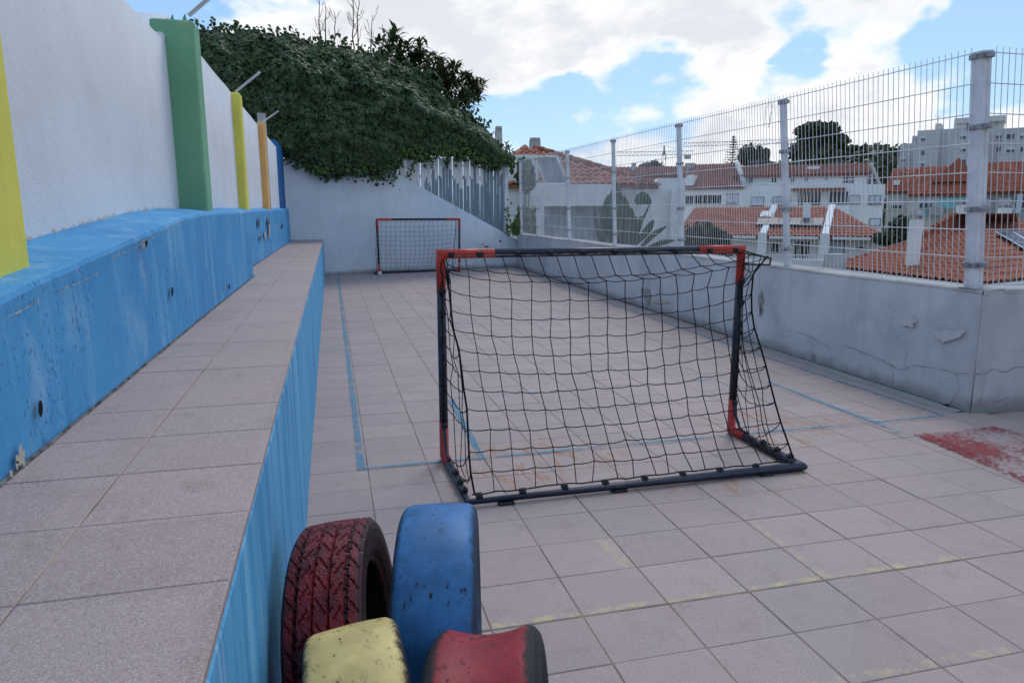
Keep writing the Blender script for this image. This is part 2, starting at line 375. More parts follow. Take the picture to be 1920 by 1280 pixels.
# ground far below the terrace, rising to the wooded hill
HILL = CAM+ray(1640, 396)/np.linalg.norm(ray(1640, 396)[:2])*260
def ground_z(x, y):
    return -9.0+25.5*math.exp(-((x-HILL[0])**2+(y-HILL[1])**2)/(2*55.0**2))
mb = MB(); N = 90; ext = 1200.0
xs_ = [math.copysign(abs(t)**1.8*ext, t) for t in np.linspace(-1, 1, N)]
mb.add([(a, b, ground_z(a, b)) for a in xs_ for b in xs_], [(i*N+j, (i+1)*N+j, (i+1)*N+j+1, i*N+j+1) for i in range(N-1) for j in range(N-1)], True)
def m_ground(nt, b):
    p = nt.pos(); return {'color': nt.mix(nt.step(nt.noise(p, 0.05, 6), 0.4, 0.6), (0.07, 0.09, 0.035), (0.20, 0.18, 0.14))}
material('town ground', m_ground, 0.95, 0.1)
struct(mb.build('ground', MATS['town ground']))

# floor: slab with the grout showing, then tiles
mb = MB(); mb.box(-1.9, 7.5, -6, 1.72, -0.6, -0.0030); mb.box(-1.9, 4.25, 1.72, 15.8, -0.6, -0.0032)
floor = struct(mb.build('floor', MATS['dirty grout']))
def tile_mesh(w, h, t=0.012, ch=0.0025):
    q = MB(); a, b2 = w/2, h/2
    q.add([(-a, -b2, -t), (a, -b2, -t), (a, b2, -t), (-a, b2, -t), (-a, -b2, -ch), (a, -b2, -ch), (a, b2, -ch), (-a, b2, -ch),
           (-a+ch, -b2+ch, 0), (a-ch, -b2+ch, 0), (a-ch, b2-ch, 0), (-a+ch, b2-ch, 0)],
          [(0,1,5,4),(1,2,6,5),(2,3,7,6),(3,0,4,7),(4,5,9,8),(5,6,10,9),(6,7,11,10),(7,4,8,11),(8,9,10,11)])
    return q
GX, GY = 0.004, 0.0018
spots = []
for i in range(-2, 15):
    for j in range(-7, 57):
        cx, cy = (i+0.5)*TX, (j+0.5)*TY
        x1 = 4.9 if cy < 1.70 else xr(cy)
        if cx-TX/2 > x1-0.02 or cy-TY/2 > far_y(cx)-0.02 or cx > 5.1: continue
        dv = np.array([cx, cy, 0])-CAM; zc = np.dot(dv, AX_F)
        vis = False
        if zc > 0.3:
            sx_, sy_ = 960+F_PX*np.dot(dv, AX_R)/zc, 640-F_PX*np.dot(dv, AX_U)/zc
            vis = 500 < sx_ < 2000 and sy_ < 1360
        spots.append((0 if vis else 1, zc, i, j, cx, cy))
spots.sort()
tm = tile_mesh(TX-GX, TY-GY).mesh('tile'); tm.materials.append(MATS['speckled stone tile'])
tm0 = tile_mesh(TX-GX, TY-GY-0.006).mesh('tile'); tm0.materials.append(MATS['speckled stone tile'])
rest = MB(); tq = tile_mesh(TX-GX, TY-GY)
for k, (nv, zc, i, j, cx, cy) in enumerate(spots):
    dz_ = random.uniform(-0.0012, 0.0012); tl = (random.uniform(-.0022, .0022), random.uniform(-.0022, .0022), random.uniform(-.002, .002))
    if j == -1: cy -= 0.004
    if k < 300:
        o = obj('tile', tm0 if j == -1 else tm, None, floor, (cx, cy, dz_)); o.rotation_euler = tl
    else:
        ox = 0.0
        rest.add([(cx+a, cy+b2, c+dz_+a*tl[1]+b2*tl[0]) for a, b2, c in tq.v], tq.f)
stuff(rest.build('floor_tiles', MATS['speckled stone tile'], floor))
def strip(name, pts, w, mat, z=0.0035, wob=0.004):
    q = MB(); P = [np.array((*p, z)) for p in pts]; L = []; Rr = []
    pl_ = []
    for a, b2 in zip(P[:-1], P[1:]):
        n_ = max(1, int(np.linalg.norm(b2-a)/0.12)); pl_ += [a+(b2-a)*t/n_ for t in range(n_)]
    pl_.append(P[-1])
    for i, p in enumerate(pl_):
        t = pl_[min(i+1, len(pl_)-1)]-pl_[max(i-1, 0)]; t = t/np.linalg.norm(t); nrm = np.array((-t[1], t[0], 0))
        L.append(p+nrm*(w/2+random.uniform(-wob, wob))); Rr.append(p-nrm*(w/2+random.uniform(-wob, wob)))
    n_ = len(pl_); q.add(L+Rr, [(i, n_+i, n_+i+1, i+1) for i in range(n_-1)])
    return q.build(name, MATS[mat], floor)
G2 = lambda px, py: tuple(on_z(px, py, 0.0)[:2])
strip('painted_line', [(-0.362, 1.64), (-0.362, 14.2)], 0.042, 'worn blue line paint')
strip('painted_line', [(-0.385, 1.665), (3.62, 1.70)], 0.032, 'worn blue line paint', 0.005)
strip('painted_line', [G2(905, 862), (0.36, 3.0)], 0.045, 'worn blue line paint')
strip('painted_line', [(0.36, 3.02), (2.95, 3.10)], 0.03, 'faint blue line paint')
strip('painted_line', [G2(1440, 716), G2(1560, 762), G2(1690, 812)], 0.045, 'worn blue line paint', 0.006)
strip('painted_line', [G2(1765, 778), (3.62, 4.5), (3.72, 9.0), (3.8, 15.1)], 0.04, 'worn blue line paint', 0.007)
strip('painted_line', [(-0.34, 7.2), (3.7, 7.35)], 0.045, 'faint blue line paint')
strip('painted_line', [(1.7+0.9*math.cos(a), 7.3+0.9*math.sin(a)) for a in np.linspace(0, 2*math.pi, 40)], 0.045, 'faint blue line paint', 0.006)
strip('painted_line', [(0.5, 12.9), (0.5, 14.4)], 0.05, 'faint blue line paint'); strip('painted_line', [(3.05, 13.2), (2.9, 15.0)], 0.05, 'worn blue line paint')
def patch(name, poly, mat, z, parent):
    q = MB(); q.add([(a, b2, z) for a, b2 in poly], [tuple(range(len(poly)))]); return q.build(name, MATS[mat], parent)
patch('red_paint_patch', [G2(1712, 815), G2(1862, 800), G2(1990, 830), G2(2080, 900), G2(2010, 945), G2(1900, 897)], 'worn red floor paint', 0.0045, floor)
patch('red_paint_patch', [G2(1712, 815), G2(1740, 812), G2(1925, 892), G2(1930, 906)], 'worn red floor paint', 0.0062, floor)
for q_ in ([G2(1560, 762), G2(1640, 790), G2(1662, 795), G2(1600, 765)], [G2(1640, 795), G2(1700, 815), G2(1690, 818), G2(1650, 800)]):
    patch('white_scuff', q_, 'white scuff paint', 0.0085, floor)
# cement fillet along the parapet foot
mb = MB(); ys_ = np.linspace(1.74, 5.2, 24); pts = []
wv = [0.10*min(1, (5.2-y)/2.0)+0.03*mnoise.noise(Vector((y*3, 0, 0))) for y in ys_]
mb.add([(xr(y)-max(0.01, w), y, 0.0022) for y, w in zip(ys_, wv)]+[(xr(y)+0.01, y, 0.012) for y in ys_], [(i, i+24, i+25, i+1) for i in range(23)])
mb.build('cement_fillet', MATS['grey filler'], floor)

# ------------------------------------------------------------------ tiled step along the left wall
step_ = empty('tiled_step', (-0.9, 6, 0))
tag(step_, 'long tiled step with streaked light blue riser along the left wall', 'step')
INV = Vector((-0.9, 6, 0))
def under(o, root):          # keep world placement while parenting to an empty at the thing's base
    o.parent = root; o.matrix_parent_inverse = Matrix.Translation(-Vector(root.location)); return o
mb = MB(); ys_ = np.linspace(-4.5, 14.3, 160); prof = []
for y in ys_:
    zt = bench_z(y)-0.016; wob = 0.006*mnoise.noise(Vector((y*2.2, 1, 0)))+0.003*mnoise.noise(Vector((y*9, 4, 0)))
    yy = min(y, far_y(-0.65)+0.01)
    prof += [(-1.36, yy, zt), (-0.648, yy, zt), (-0.642+wob*0.3, yy, zt-0.012), (-0.640+wob, yy, 0.35), (-0.638+wob, yy, -0.02)]
mb.add(prof, [(i*5+k, (i+1)*5+k, (i+1)*5+k+1, i*5+k+1) for i in range(159) for k in range(4)])
rs = under(mb.build('riser', MATS['streaked light blue paint']), step_); fixnormals(rs)
mb = MB(); mb.add([(x, y, bench_z(y)-0.0022) for y in (-4.5, 2.0, 14.25) for x in (-1.35, -0.6435)], [(0, 1, 3, 2), (2, 3, 5, 4)]); under(mb.build('mortar_bed', MATS['tan mortar']), step_)
q0 = tile_mesh(0.286, 0.262-0.0016, 0.014).mesh('tile'); q1 = tile_mesh(0.226, 0.262-0.0016, 0.014).mesh('tile'); q1b = tile_mesh(0.40, 0.262-0.0016, 0.014).mesh('tile')
for q_ in (q0, q1, q1b): q_.materials.append(MATS['speckled stone tile'])
j = 0
for j in range(-9, 58):
    cy = -1.066+0.262*(j+0.5)+0.0
    if cy > far_y(-0.9)-0.05: break
    z = bench_z(cy)+random.uniform(-.0008, .0008)
    for w, cx, me in ((0.286, -0.785, q0), (0.226 if cy < 4.6 else 0.40, -1.043 if cy < 4.6 else -1.13, q1 if cy < 4.6 else q1b)):
        o = obj('tile', me, None, None, (cx, cy, z)); o.rotation_euler = (random.uniform(-.002, .002), random.uniform(-.002, .002), random.uniform(-.0015, .0015))
        o.parent = step_; o.matrix_parent_inverse = Matrix.Translation(-Vector(step_.location))

# ------------------------------------------------------------------ blue retaining wall with its sloping top
bw = empty('blue_retaining_wall', (-1.25, 5, 0.8)); tag(bw, 'pitted bright blue retaining wall with chips above the tiled step', 'wall')
def ledge_z(y): return float(np.interp(y, [-5, -0.43, 0.08, 1.08, 1.7, 2.3, 14.5], [0.86, 1.223, 1.265, 1.342, 1.384, 1.40, 1.475]))
def face_x(y): return -1.152 if y < 4.55 else (-1.152-0.135*min(1, (y-4.55)/0.25) if y < 12.9 else -1.287-0.03*(y-12.9))
mb = MB(); ys_ = np.concatenate([np.linspace(-5, 4.5, 110), np.linspace(4.56, 5, 12), np.linspace(5.1, 14.25, 80)]); prof = []; n_ = len(ys_); K = 9
for y in ys_:
    zb = bench_z(y)-0.03; zt = ledge_z(y)+0.004*mnoise.noise(Vector((y*3, 0, 5))); x0 = face_x(y)
    y2 = min(y, 14.2)
    w1, w2, w3 = [0.006*mnoise.noise(Vector((y*2.5, k*0.6, 3)))+0.003*mnoise.noise(Vector((y*10, k, 3))) for k in range(3)]
    xt = x0-0.006
    prof += [(x0+w1, y2, zb), (x0+w1, y2, zb+0.12), (x0+w2-0.003, y2, zb+0.3), (x0+w3-0.006, y2, zt-0.06), (xt+w3, y2, zt-0.018), (xt-0.006+w3, y2, zt-0.005), (xt-0.02, y2, zt), (-1.39, y2, zt+0.022+w2), (-1.46, y2, zt+0.026)]
mb.add(prof, [(i*K+k, i*K+k+1, (i+1)*K+k+1, (i+1)*K+k) for i in range(n_-1) for k in range(K-1)], True)
mb.sm = [False if (i % (K-1)) in (3, 4, 5) else True for i in range(len(mb.f))]
fc = under(mb.build('wall_face', MATS['pitted blue wall paint']), bw); fixnormals(fc)
def blob(pts_or_px, parent, name, mat, on, push, seg_=14, rough=0.35, seed=0):
    """irregular flat patch: pixel centre, half sizes in px, surface function"""
    cx, cy, hx, hy = pts_or_px; poly = []; seg = 30 if rough > .3 else seg_
    for k in range(seg):
        a = 2*math.pi*k/seg; r = 1+rough*(mnoise.noise(Vector((math.cos(a)*1.1+seed*3.1, math.sin(a)*1.1, seed)))*1.1+mnoise.noise(Vector((math.cos(a)*4+seed*3.1, math.sin(a)*4, seed)))*.5)
        poly.append(on(cx+hx*r*math.cos(a), cy+hy*r*math.sin(a))+np.array(push))
    q = MB(); c = np.mean(poly, axis=0); q.add([c]+poly, [(0, 1+k, 1+(k+1) % seg) for k in range(seg)])
    o = q.build(name, MATS[mat]); fixnormals(o)
    return under(o, parent) if parent.type == 'EMPTY' else (setattr(o, 'parent', parent), o)[1]
nearF = lambda px, py: on_x(px, py, -1.152)
farF = lambda px, py: on_x(px, py, -1.287)
PX = (0.011, 0, 0)
blob((66, 766, 4.5, 16), bw, 'weep_hole', 'hole dark', nearF, PX, 14, .1, 1)
blob((318, 547, 2.2, 9), bw, 'weep_hole', 'hole dark', nearF, PX, 12, .1, 2)
blob((427, 537, 1.3, 5), bw, 'weep_hole', 'hole dark', nearF, PX, 10, .1, 3)
blob((28, 858, 9, 18), bw, 'paint_chip', 'bare plaster', nearF, PX, 26, .8, 4); blob((10, 888, 3, 7), bw, 'paint_chip', 'bare plaster', nearF, PX, 12, .7, 5); blob((21, 872, 3, 8), bw, 'paint_chip', 'bare plaster', nearF, PX, 12, .7, 15)
blob((266, 458, 4.5, 9), bw, 'paint_chip', 'grey filler', nearF, PX, 12, .6, 6); blob((268, 456, 2, 6), bw, 'weep_hole', 'hole dark', nearF, (0.0125, 0, 0), 12, .5, 7)
for k, a in enumerate(((483, 418, 1.6, 9), (501, 416, 1.8, 8), (503, 432, 1.3, 14), (495, 441, 2, 6), (485.5, 447, 1.8, 5), (470, 450, 1, 3), (528, 424, 1.4, 4), (472, 481, 1, 2))):
    blob(a, bw, 'paint_chip', 'crack dark' if k in (0, 1, 4, 5, 6) else 'bare plaster', farF, (0.015, 0, 0), 12, .7, 20+k)
def crack(pxs, parent, on, push, w, mat='crack dark', jit=2.0, name='crack'):
    P = []
    for a, b2 in zip(pxs[:-1], pxs[1:]):
        L = math.hypot(b2[0]-a[0], b2[1]-a[1]); n2 = max(2, int(L/6))
        for t in range(n2): P.append((a[0]+(b2[0]-a[0])*t/n2+random.uniform(-jit, jit), a[1]+(b2[1]-a[1])*t/n2+random.uniform(-jit, jit)))
    P.append(pxs[-1]); W = [on(*p)+np.array(push) for p in P]
    q = MB(); L = []; Rr = []
    nrm = np.array(push)/np.linalg.norm(push)
    for i, p in enumerate(W):
        t = W[min(i+1, len(W)-1)]-W[max(i-1, 0)]; s_ = np.cross(nrm, t/np.linalg.norm(t)); ww = w*random.uniform(.2, .85)*(0.3 if i in (0, len(W)-1) else 1)
        L.append(p+s_*ww/2); Rr.append(p-s_*ww/2)
    n2 = len(W); q.add(L+Rr, [(i, n2+i, n2+i+1, i+1) for i in range(n2-1)])
    o = q.build(name, MATS[mat]); fixnormals(o)
    return under(o, parent) if parent.type == 'EMPTY' else (setattr(o, 'parent', parent), o)[1]
crack([(365, 457), (375, 470), (385, 512), (392, 548)], bw, nearF, PX, .005, 'pale crack', .6); crack([(340, 416), (300, 432), (250, 463), (200, 485)], bw, nearF, PX, .005, 'pale crack', .8)
crack([(182, 510), (140, 530), (95, 548)], bw, nearF, PX, .005, 'pale crack', .8); crack([(62, 565), (30, 582), (0, 596)], bw, nearF, PX, .005, 'pale crack', .8); crack([(60, 545), (66, 600), (72, 630)], bw, nearF, PX, .004, 'pale crack', .6)
crack([(392, 548), (405, 545), (420, 538)], bw, nearF, PX, .004, 'pale crack', .6)

# dark dirt line where the wall meets the step
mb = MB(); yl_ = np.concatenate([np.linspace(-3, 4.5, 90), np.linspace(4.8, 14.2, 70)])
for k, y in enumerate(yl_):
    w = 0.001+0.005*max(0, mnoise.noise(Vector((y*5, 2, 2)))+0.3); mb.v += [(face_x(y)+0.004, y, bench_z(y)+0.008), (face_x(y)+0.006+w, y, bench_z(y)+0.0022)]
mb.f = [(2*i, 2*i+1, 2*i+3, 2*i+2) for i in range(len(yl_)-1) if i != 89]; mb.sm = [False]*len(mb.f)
under(mb.build('dirt_line', MATS['crack dark']), bw)

# ------------------------------------------------------------------ white boundary wall and its coloured pillars
ww = empty('white_boundary_wall', (-1.55, 5, 1.2)); tag(ww, 'high white rendered wall between the coloured pillars on the left', 'wall')
mb = MB(); n_ = 80; ys_ = np.linspace(-5, 14.2, n_); prof = []
for y in ys_:
    zt = 2.445 if y < 2.95 else 2.635
    zt += 0.006*mnoise.noise(Vector((y*1.5, 7, 0))); w = 0.004*mnoise.noise(Vector((y*1.2, 2, 2)))
    prof += [(-1.40+w, y, ledge_z(y)-0.05), (-1.40-w, y, (zt+1.3)/2), (-1.402+w, y, zt-0.015), (-1.415, y, zt), (-1.6, y, zt), (-1.62, y, zt-0.02), (-1.62, y, -1)]
mb.add(prof, [(i*7+k, i*7+k+1, (i+1)*7+k+1, (i+1)*7+k) for i in range(n_-1) for k in range(6)], True)
o = under(mb.build('wall_face', MATS['white wall render']), ww); fixnormals(o)
def flecks():        # broken render along the foot of the wall
    q = MB()
    for _ in range(70):
        y = random.choice([random.uniform(0.2, 2.8), random.uniform(3.1, 8.4), random.uniform(0.6, 2.0)]); z = ledge_z(y)+0.032; s_ = random.uniform(.001, .006)
        q.add([(-1.392, y-s_*2, z-0.01), (-1.388, y+s_*2, z-0.01), (-1.394, y+s_*random.uniform(-1, 1), z+s_*1.3)], [(0, 1, 2)])
    return q
under(stuff(flecks().build('broken_render_edge', MATS['bare plaster'])), ww)
def pillar(name, label, mat, x0, x1, y0, y1, z0, z1, seed=0, lean=0.0):
    q = MB(); q.box(x0, x1, y0, y1, z0, z1); o = q.build(name, MATS[mat]); soften(o, 0.018, 3); tag(o, label, 'pillar', 'painted pillars of the left wall'); return o
p1 = pillar('painted_pillar', 'pale yellow pillar cut off by the left edge of the picture', 'yellow pillar paint', -1.68, -1.235, -0.35, -0.02, 1.0, 3.0)
p2 = pillar('painted_pillar', 'green pillar topped with broken glass shards', 'green pillar paint', -1.485, -1.232, 2.83, 3.05, 1.35, 2.568)
p3 = pillar('painted_pillar', 'lemon yellow pillar between green and orange pillars', 'yellow pillar paint', -1.43, -1.318, 5.93, 6.15, 1.36, 2.622)
p4 = pillar('painted_pillar', 'orange pillar beside the ivy hedge', 'orange pillar paint', -1.43, -1.318, 8.75, 9.0, 1.37, 2.652)
p5 = pillar('painted_pillar', 'dark blue pillar in the corner under the ivy', 'dark blue pillar paint', -1.55, -1.385, 12.3, 14.1, 1.4, 2.75)
def strut(P0, P1, parent):
    q = MB(); a, b2 = np.array(P0), np.array(P1); d = b2-a; L = np.linalg.norm(d)
    q.box(0, L, -.016, .016, -.002, .002); q.box(0, L, .012, .016, -.016, -.002)
    o = q.build('angle_strut', MATS['white fence coating'], parent); o.matrix_local = Matrix.Translation(Vector(P0)) @ Vector(d).to_track_quat('X', 'Z').to_matrix().to_4x4(); return o
strut(on_y(352, 28, 2.98), on_y(420, -30, 2.98), p2); strut(on_y(440, 172, 6.05), on_y(487, 134, 6.05), p3); strut(on_y(492, 228, 8.9), on_y(522, 207, 8.9), p4)
for px, py, h in ((300, 35, 3), (313, 35, 3), (323, 34, 6), (346, 33, 6)):
    c = on_y(px, py+4, 2.92); q = MB(); s_ = h/F_PX*5
    q.add([c+np.array((-s_*.6, 0, 0)), c+np.array((s_*.5, .01, 0)), c+np.array((s_*.2, .0, s_*1.6)), c+np.array((0, .03, 0))], [(0, 1, 2), (1, 3, 2), (3, 0, 2), (0, 3, 1)])
    fixnormals(q.build('glass_shard', MATS['green glass'], p2))
q = MB(); q.box(-1.45, -1.335, 9.3, 9.42, 1.4, 2.853); tag(soften(q.build('concrete_post', MATS['concrete coping']), .008), 'short grey concrete post behind the orange pillar', 'post')

# ------------------------------------------------------------------ end wall, sloping along its top
ew = empty('end_wall', tuple(FA)); tag(ew, 'pale blue white end wall with a diagonal top edge', 'wall')
def ztop(s_): return min(2.55, 0.86+(fs(far(950, 437))-s_)*0.497)
mb = MB(); L = np.linalg.norm(FB-FA)+0.15; poly = []
ss = np.linspace(-0.25, L, 40)
front = [FA+FD*s_ for s_ in ss]
vv = []
for s_ in ss:
    zt = max(0.3, ztop(s_)+0.01*mnoise.noise(Vector((s_*6, 0, 9)))); b2 = FA+FD*s_; w = 0.006*mnoise.noise(Vector((s_, 5, 1)))
    for off, z in ((0, -0.05), (0, zt*0.5), (0.0, zt-0.01), (0.012, zt), (0.2, zt), (0.2, -0.5)): vv.append(b2+FN*(off+w)+np.array((0, 0, z)))
mb.add(vv, [(i*6+k, i*6+k+1, (i+1)*6+k+1, (i+1)*6+k) for i in range(39) for k in range(5)], True)
fixnormals(under(mb.build('wall_face', MATS['end wall render']), ew))
farP = lambda px, py: far(px, py)
fpush = tuple(-FN*0.012)
for k, a in enumerate(((905, 458, 3, 2), (892, 475, 3, 1.5), (912, 462, 4, 1.5), (938, 452, 3, 2))): blob(a, ew, 'peeled_patch', 'crack dark' if k else 'bare plaster', farP, fpush, 10, .7, 40+k)
crack([(905, 466), (893, 458), (897, 448)], ew, farP, fpush, .01, 'crack dark', .8); crack([(660, 500), (668, 490), (680, 486)], ew, farP, fpush, .01, 'pale crack', .8)

# peeling plank fence above it
def m_plank(nt, b):
    p = nt.pos(); oc = nt.objc(); x, y, z = nt.sep(oc); rnd = nt.orand()
    base = nt.mix(nt.step(nt.noise(nt.vscale(p, (9, 9, 1)), 1, 5), 0.3, 0.7), (0.17, 0.23, 0.27), (0.23, 0.29, 0.33))
    base = nt.mix(nt.math('MULTIPLY', nt.step(nt.noise(p, 4, 6, .7), .56, .66), .5), base, (0.26, 0.34, 0.46))
    wz = nt.sep(p)[2]; n1 = nt.noise(nt.vscale(p, (14, 14, 2.2)), 1.0, 5, 0.6); n2 = nt.noise(nt.vscale(p, (1.1, 1.1, 0.2), (2, 0, 0)), 1.0, 2)
    thr = nt.math('ADD', nt.math('MULTIPLY_ADD', nt.sep(p)[0], 0.30, -0.72), nt.math('ADD', nt.math('MULTIPLY', rnd, 0.75), nt.math('MULTIPLY_ADD', n2, -1.6, 2.62)))
    f1 = nt.step(nt.math('ADD', nt.math('SUBTRACT', wz, thr), nt.math('MULTIPLY_ADD', n1, 0.5, -0.25)), -0.01, 0.02)
    edge = nt.step(nt.math('ADD', x, nt.math('MULTIPLY_ADD', n1, 0.02, -0.01)), 0.026, 0.030)
    f2 = nt.math('MULTIPLY', edge, nt.step(nt.math('ADD', nt.math('SUBTRACT', wz, thr), nt.math('MULTIPLY_ADD', n1, 1.4, -0.1)), 0.0, 0.03))
    f = nt.math('MAXIMUM', f1, f2)
    return {'color': nt.mix(f, base, (0.68, 0.70, 0.70)), 'bump': (f, 0.6, 0.003)}
material('peeling plank paint', m_plank, 0.75, 0.25)
pf = empty('plank_fence', tuple(FA+FD*3.8+np.array((0, 0, 1)))); tag(pf, 'grey blue plank fence with peeling white paint above the end wall', 'fence')
s0, s1 = fs(far(690, 320)), fs(far(946, 430)); pw = 0.092; k = 0
s_ = s0
while s_ < s1:
    zt = 2.70+0.06*mnoise.noise(Vector((s_*1.3, 0, 0)))+random.uniform(-.01, .01)-max(0, s_-4.75)*0.15
    zb0, zb1 = ztop(s_)-0.03, ztop(s_+pw)-0.03
    q = MB(); a = pw/2-0.003
    q.extrude([(-a, 0, zb0), (a, 0, zb1), (a, 0, zt), (-a+.004, 0, zt)], (0, 0.02, 0))
    o = q.build('plank', MATS['peeling plank paint'])
    o.matrix_world = Matrix.Translation(Vector(FA+FD*(s_+pw/2)+FN*(0.06+random.uniform(-.004, .006)))) @ Matrix.Rotation(math.atan2(FD[1], FD[0]), 4, 'Z') @ Matrix.Rotation(random.uniform(-.004, .004), 4, 'Y')
    fixnormals(o); under(o, pf); s_ += pw; k += 1
q = MB(); a = FA+FD*(s1+0.06); q.box(-.05, .05, 0, .1, 0.7, 2.62); o = q.build('post', MATS['white fence coating']); o.matrix_world = Matrix.Translation(Vector(a)) @ Matrix.Rotation(math.atan2(FD[1], FD[0]), 4, 'Z'); under(o, pf)
q = MB(); q.box(-1.6, 1.75, .03, .07, 2.2, 2.28); o = q.build('rail', MATS['peeling plank paint']); o.matrix_world = Matrix.Translation(Vector(FA+FD*4.0+FN*0.07)) @ Matrix.Rotation(math.atan2(FD[1], FD[0]), 4, 'Z'); under(o, pf)

# ------------------------------------------------------------------ right-hand parapet and mesh fence
pw_ = empty('parapet_wall', (4, 8, 0)); tag(pw_, 'low weathered grey parapet wall with cracks under the mesh fence', 'wall')
mb = MB(); ys_ = np.concatenate([[1.705, 1.712, 1.725], np.linspace(1.76, 15.6, 120)]); vv = []
def wz_(y): return 0.865+0.01*mnoise.noise(Vector((y*0.7, 3, 3)))
for i, y in enumerate(ys_):
    x0 = xr(y)+(0.02-min(0.02, (y-1.705)) if y < 1.73 else 0); w = 0.006*mnoise.noise(Vector((y*1.1, 0, 2))); z = wz_(y)
    for x, zz_ in ((x0+w+0.012, -0.05), (x0+w, 0.05), (x0-w+0.004, 0.45), (x0+w+0.012, z-0.03)): vv.append((x, y, zz_))
n_ = len(ys_); mb.add(vv, [(i*4+k, i*4+k+1, (i+1)*4+k+1, (i+1)*4+k) for i in range(n_-1) for k in range(3)], True)
xs2 = np.linspace(0, 3.2, 30); vv = []
for i, x in enumerate(xs2):
    w = 0.005*mnoise.noise(Vector((x*1.3, 9, 2)))
    for yy, zz_ in ((1.695+w, -0.05), (1.69, 0.05), (1.695-w, 0.45), (1.702+w, wz_(1.7)-0.03)): vv.append((3.848+x, yy+0.006*(x == 0), zz_))
mb.add(vv, [(i*4+k, (i+1)*4+k, (i+1)*4+k+1, i*4+k+1) for i in range(29) for k in range(3)], True)
mb.add([(6.95, 1.7, -.05), (7.0, 1.7, .83), (7.0, 1.9, .83), (7.0, 1.9, -.05)], [(0, 1, 2, 3)])
fixnormals(under(mb.build('wall_face', MATS['weathered parapet render']), pw_))
mb = MB(); vv = []
for i, y in enumerate(ys_):
    x0 = xr(y)+0.004; z = wz_(y); b2 = random.uniform(-.003, .003)
    for x, zz_ in ((x0+0.012, z-0.032), (x0+0.012+b2, z-0.012), (x0+0.035+b2, z), (x0+0.2, z+0.006), (x0+0.225, z-0.02), (x0+0.225, -0.6)): vv.append((x, max(y, 1.716), zz_))
mb.add(vv, [(i*6+k, i*6+k+1, (i+1)*6+k+1, (i+1)*6+k) for i in range(n_-1) for k in range(5)])
z = wz_(1.7); mb.add([(3.84, 1.702, z-0.03), (7.0, 1.702, z-0.03), (3.86, 1.716, z), (7.0, 1.716, z), (3.86, 1.92, z+0.003), (7.0, 1.92, z+0.003), (7, 1.93, -.5), (4.0, 1.93, -.5)], [(0, 1, 3, 2), (2, 3, 5, 4), (4, 5, 6, 7)])
fixnormals(under(mb.build('coping', MATS['concrete coping']), pw_))
rw = lambda px, py: (lambda P: on_x(px, py, xr(P[1])))(on_x(px, py, xr(on_x(px, py, 3.9)[1])))
rpush = (-0.014, 0, 0)
rf = lambda px, py: on_y(px, py, 1.69); fpush2 = (0, -0.012, 0)
crack([(1468, 617), (1490, 620), (1520, 630), (1545, 645), (1566, 655)], pw_, rw, rpush, .005, jit=1.2); crack([(1583, 647), (1600, 652), (1640, 668), (1668, 682), (1690, 693), (1722, 684), (1760, 690), (1800, 700), (1818, 700)], pw_, rw, rpush, .006, jit=1.5)
crack([(1674, 679), (1676, 700), (1675, 728)], pw_, rw, rpush, .006, jit=1.2); crack([(1795, 700), (1802, 730), (1790, 745), (1786, 762)], pw_, rw, rpush, .005, jit=1.2)
crack([(1822, 702), (1845, 700), (1862, 690), (1880, 697), (1900, 688), (1925, 686)], pw_, rf, fpush2, .006, jit=1.5); crack([(1845, 702), (1838, 740), (1830, 772)], pw_, rf, fpush2, .004, jit=1.2); crack([(1838, 742), (1870, 752), (1895, 740)], pw_, rf, fpush2, .004, jit=1.2)
crack([(1430, 480), (1426, 520), (1428, 545)], pw_, rw, rpush, .004, jit=1.0); crack([(1705, 655), (1695, 690)], pw_, rw, rpush, .004, jit=1.0); crack([(1740, 655), (1755, 640)], pw_, rw, rpush, .003, jit=1.0)
blob((1427, 560, 4, 12), pw_, 'peeled_patch', 'grey filler', rw, rpush, 16, .9, 50); blob((1428, 582, 2, 10), pw_, 'peeled_patch', 'crack dark', rw, rpush, 12, .9, 51)
blob((1214, 553, 8, 14), pw_, 'peeled_patch', 'grey filler', rw, rpush, 18, .9, 52); blob((1237, 566, 14, 3), pw_, 'peeled_patch', 'bare plaster', rw, rpush, 16, .9, 53)
blob((1525, 668, 3, 4), pw_, 'peeled_patch', 'grey filler', rw, rpush, 10, .9, 54); blob((1765, 763, 14, 6), pw_, 'drain_hole', 'hole dark', rw, (-0.016, 0, 0), 14, .6, 55); blob((1752, 768, 12, 3), pw_, 'drain_hole', 'hole dark', rw, (-0.03, 0, 0.004), 14, .6, 56)
material('pale paint repair', m_plaster((0.51, 0.525, 0.545), (0.57, 0.58, 0.59), (0.42, 0.43, 0.45), .3, .4), .85, .2)
for k, a in enumerate(((1780, 628, 26, 11), (1705, 604, 14, 7))): blob(a, pw_, 'paint_repair', 'pale paint repair', rw, rpush, 18, .7, 60+k)
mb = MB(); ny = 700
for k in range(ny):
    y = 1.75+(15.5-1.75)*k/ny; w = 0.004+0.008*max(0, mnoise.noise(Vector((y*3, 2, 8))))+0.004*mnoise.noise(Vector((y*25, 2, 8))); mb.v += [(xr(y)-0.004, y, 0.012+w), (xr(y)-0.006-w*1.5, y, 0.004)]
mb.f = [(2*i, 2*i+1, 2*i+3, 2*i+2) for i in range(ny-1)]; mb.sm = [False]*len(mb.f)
under(mb.build('dirt_line', MATS['crack dark']), pw_)

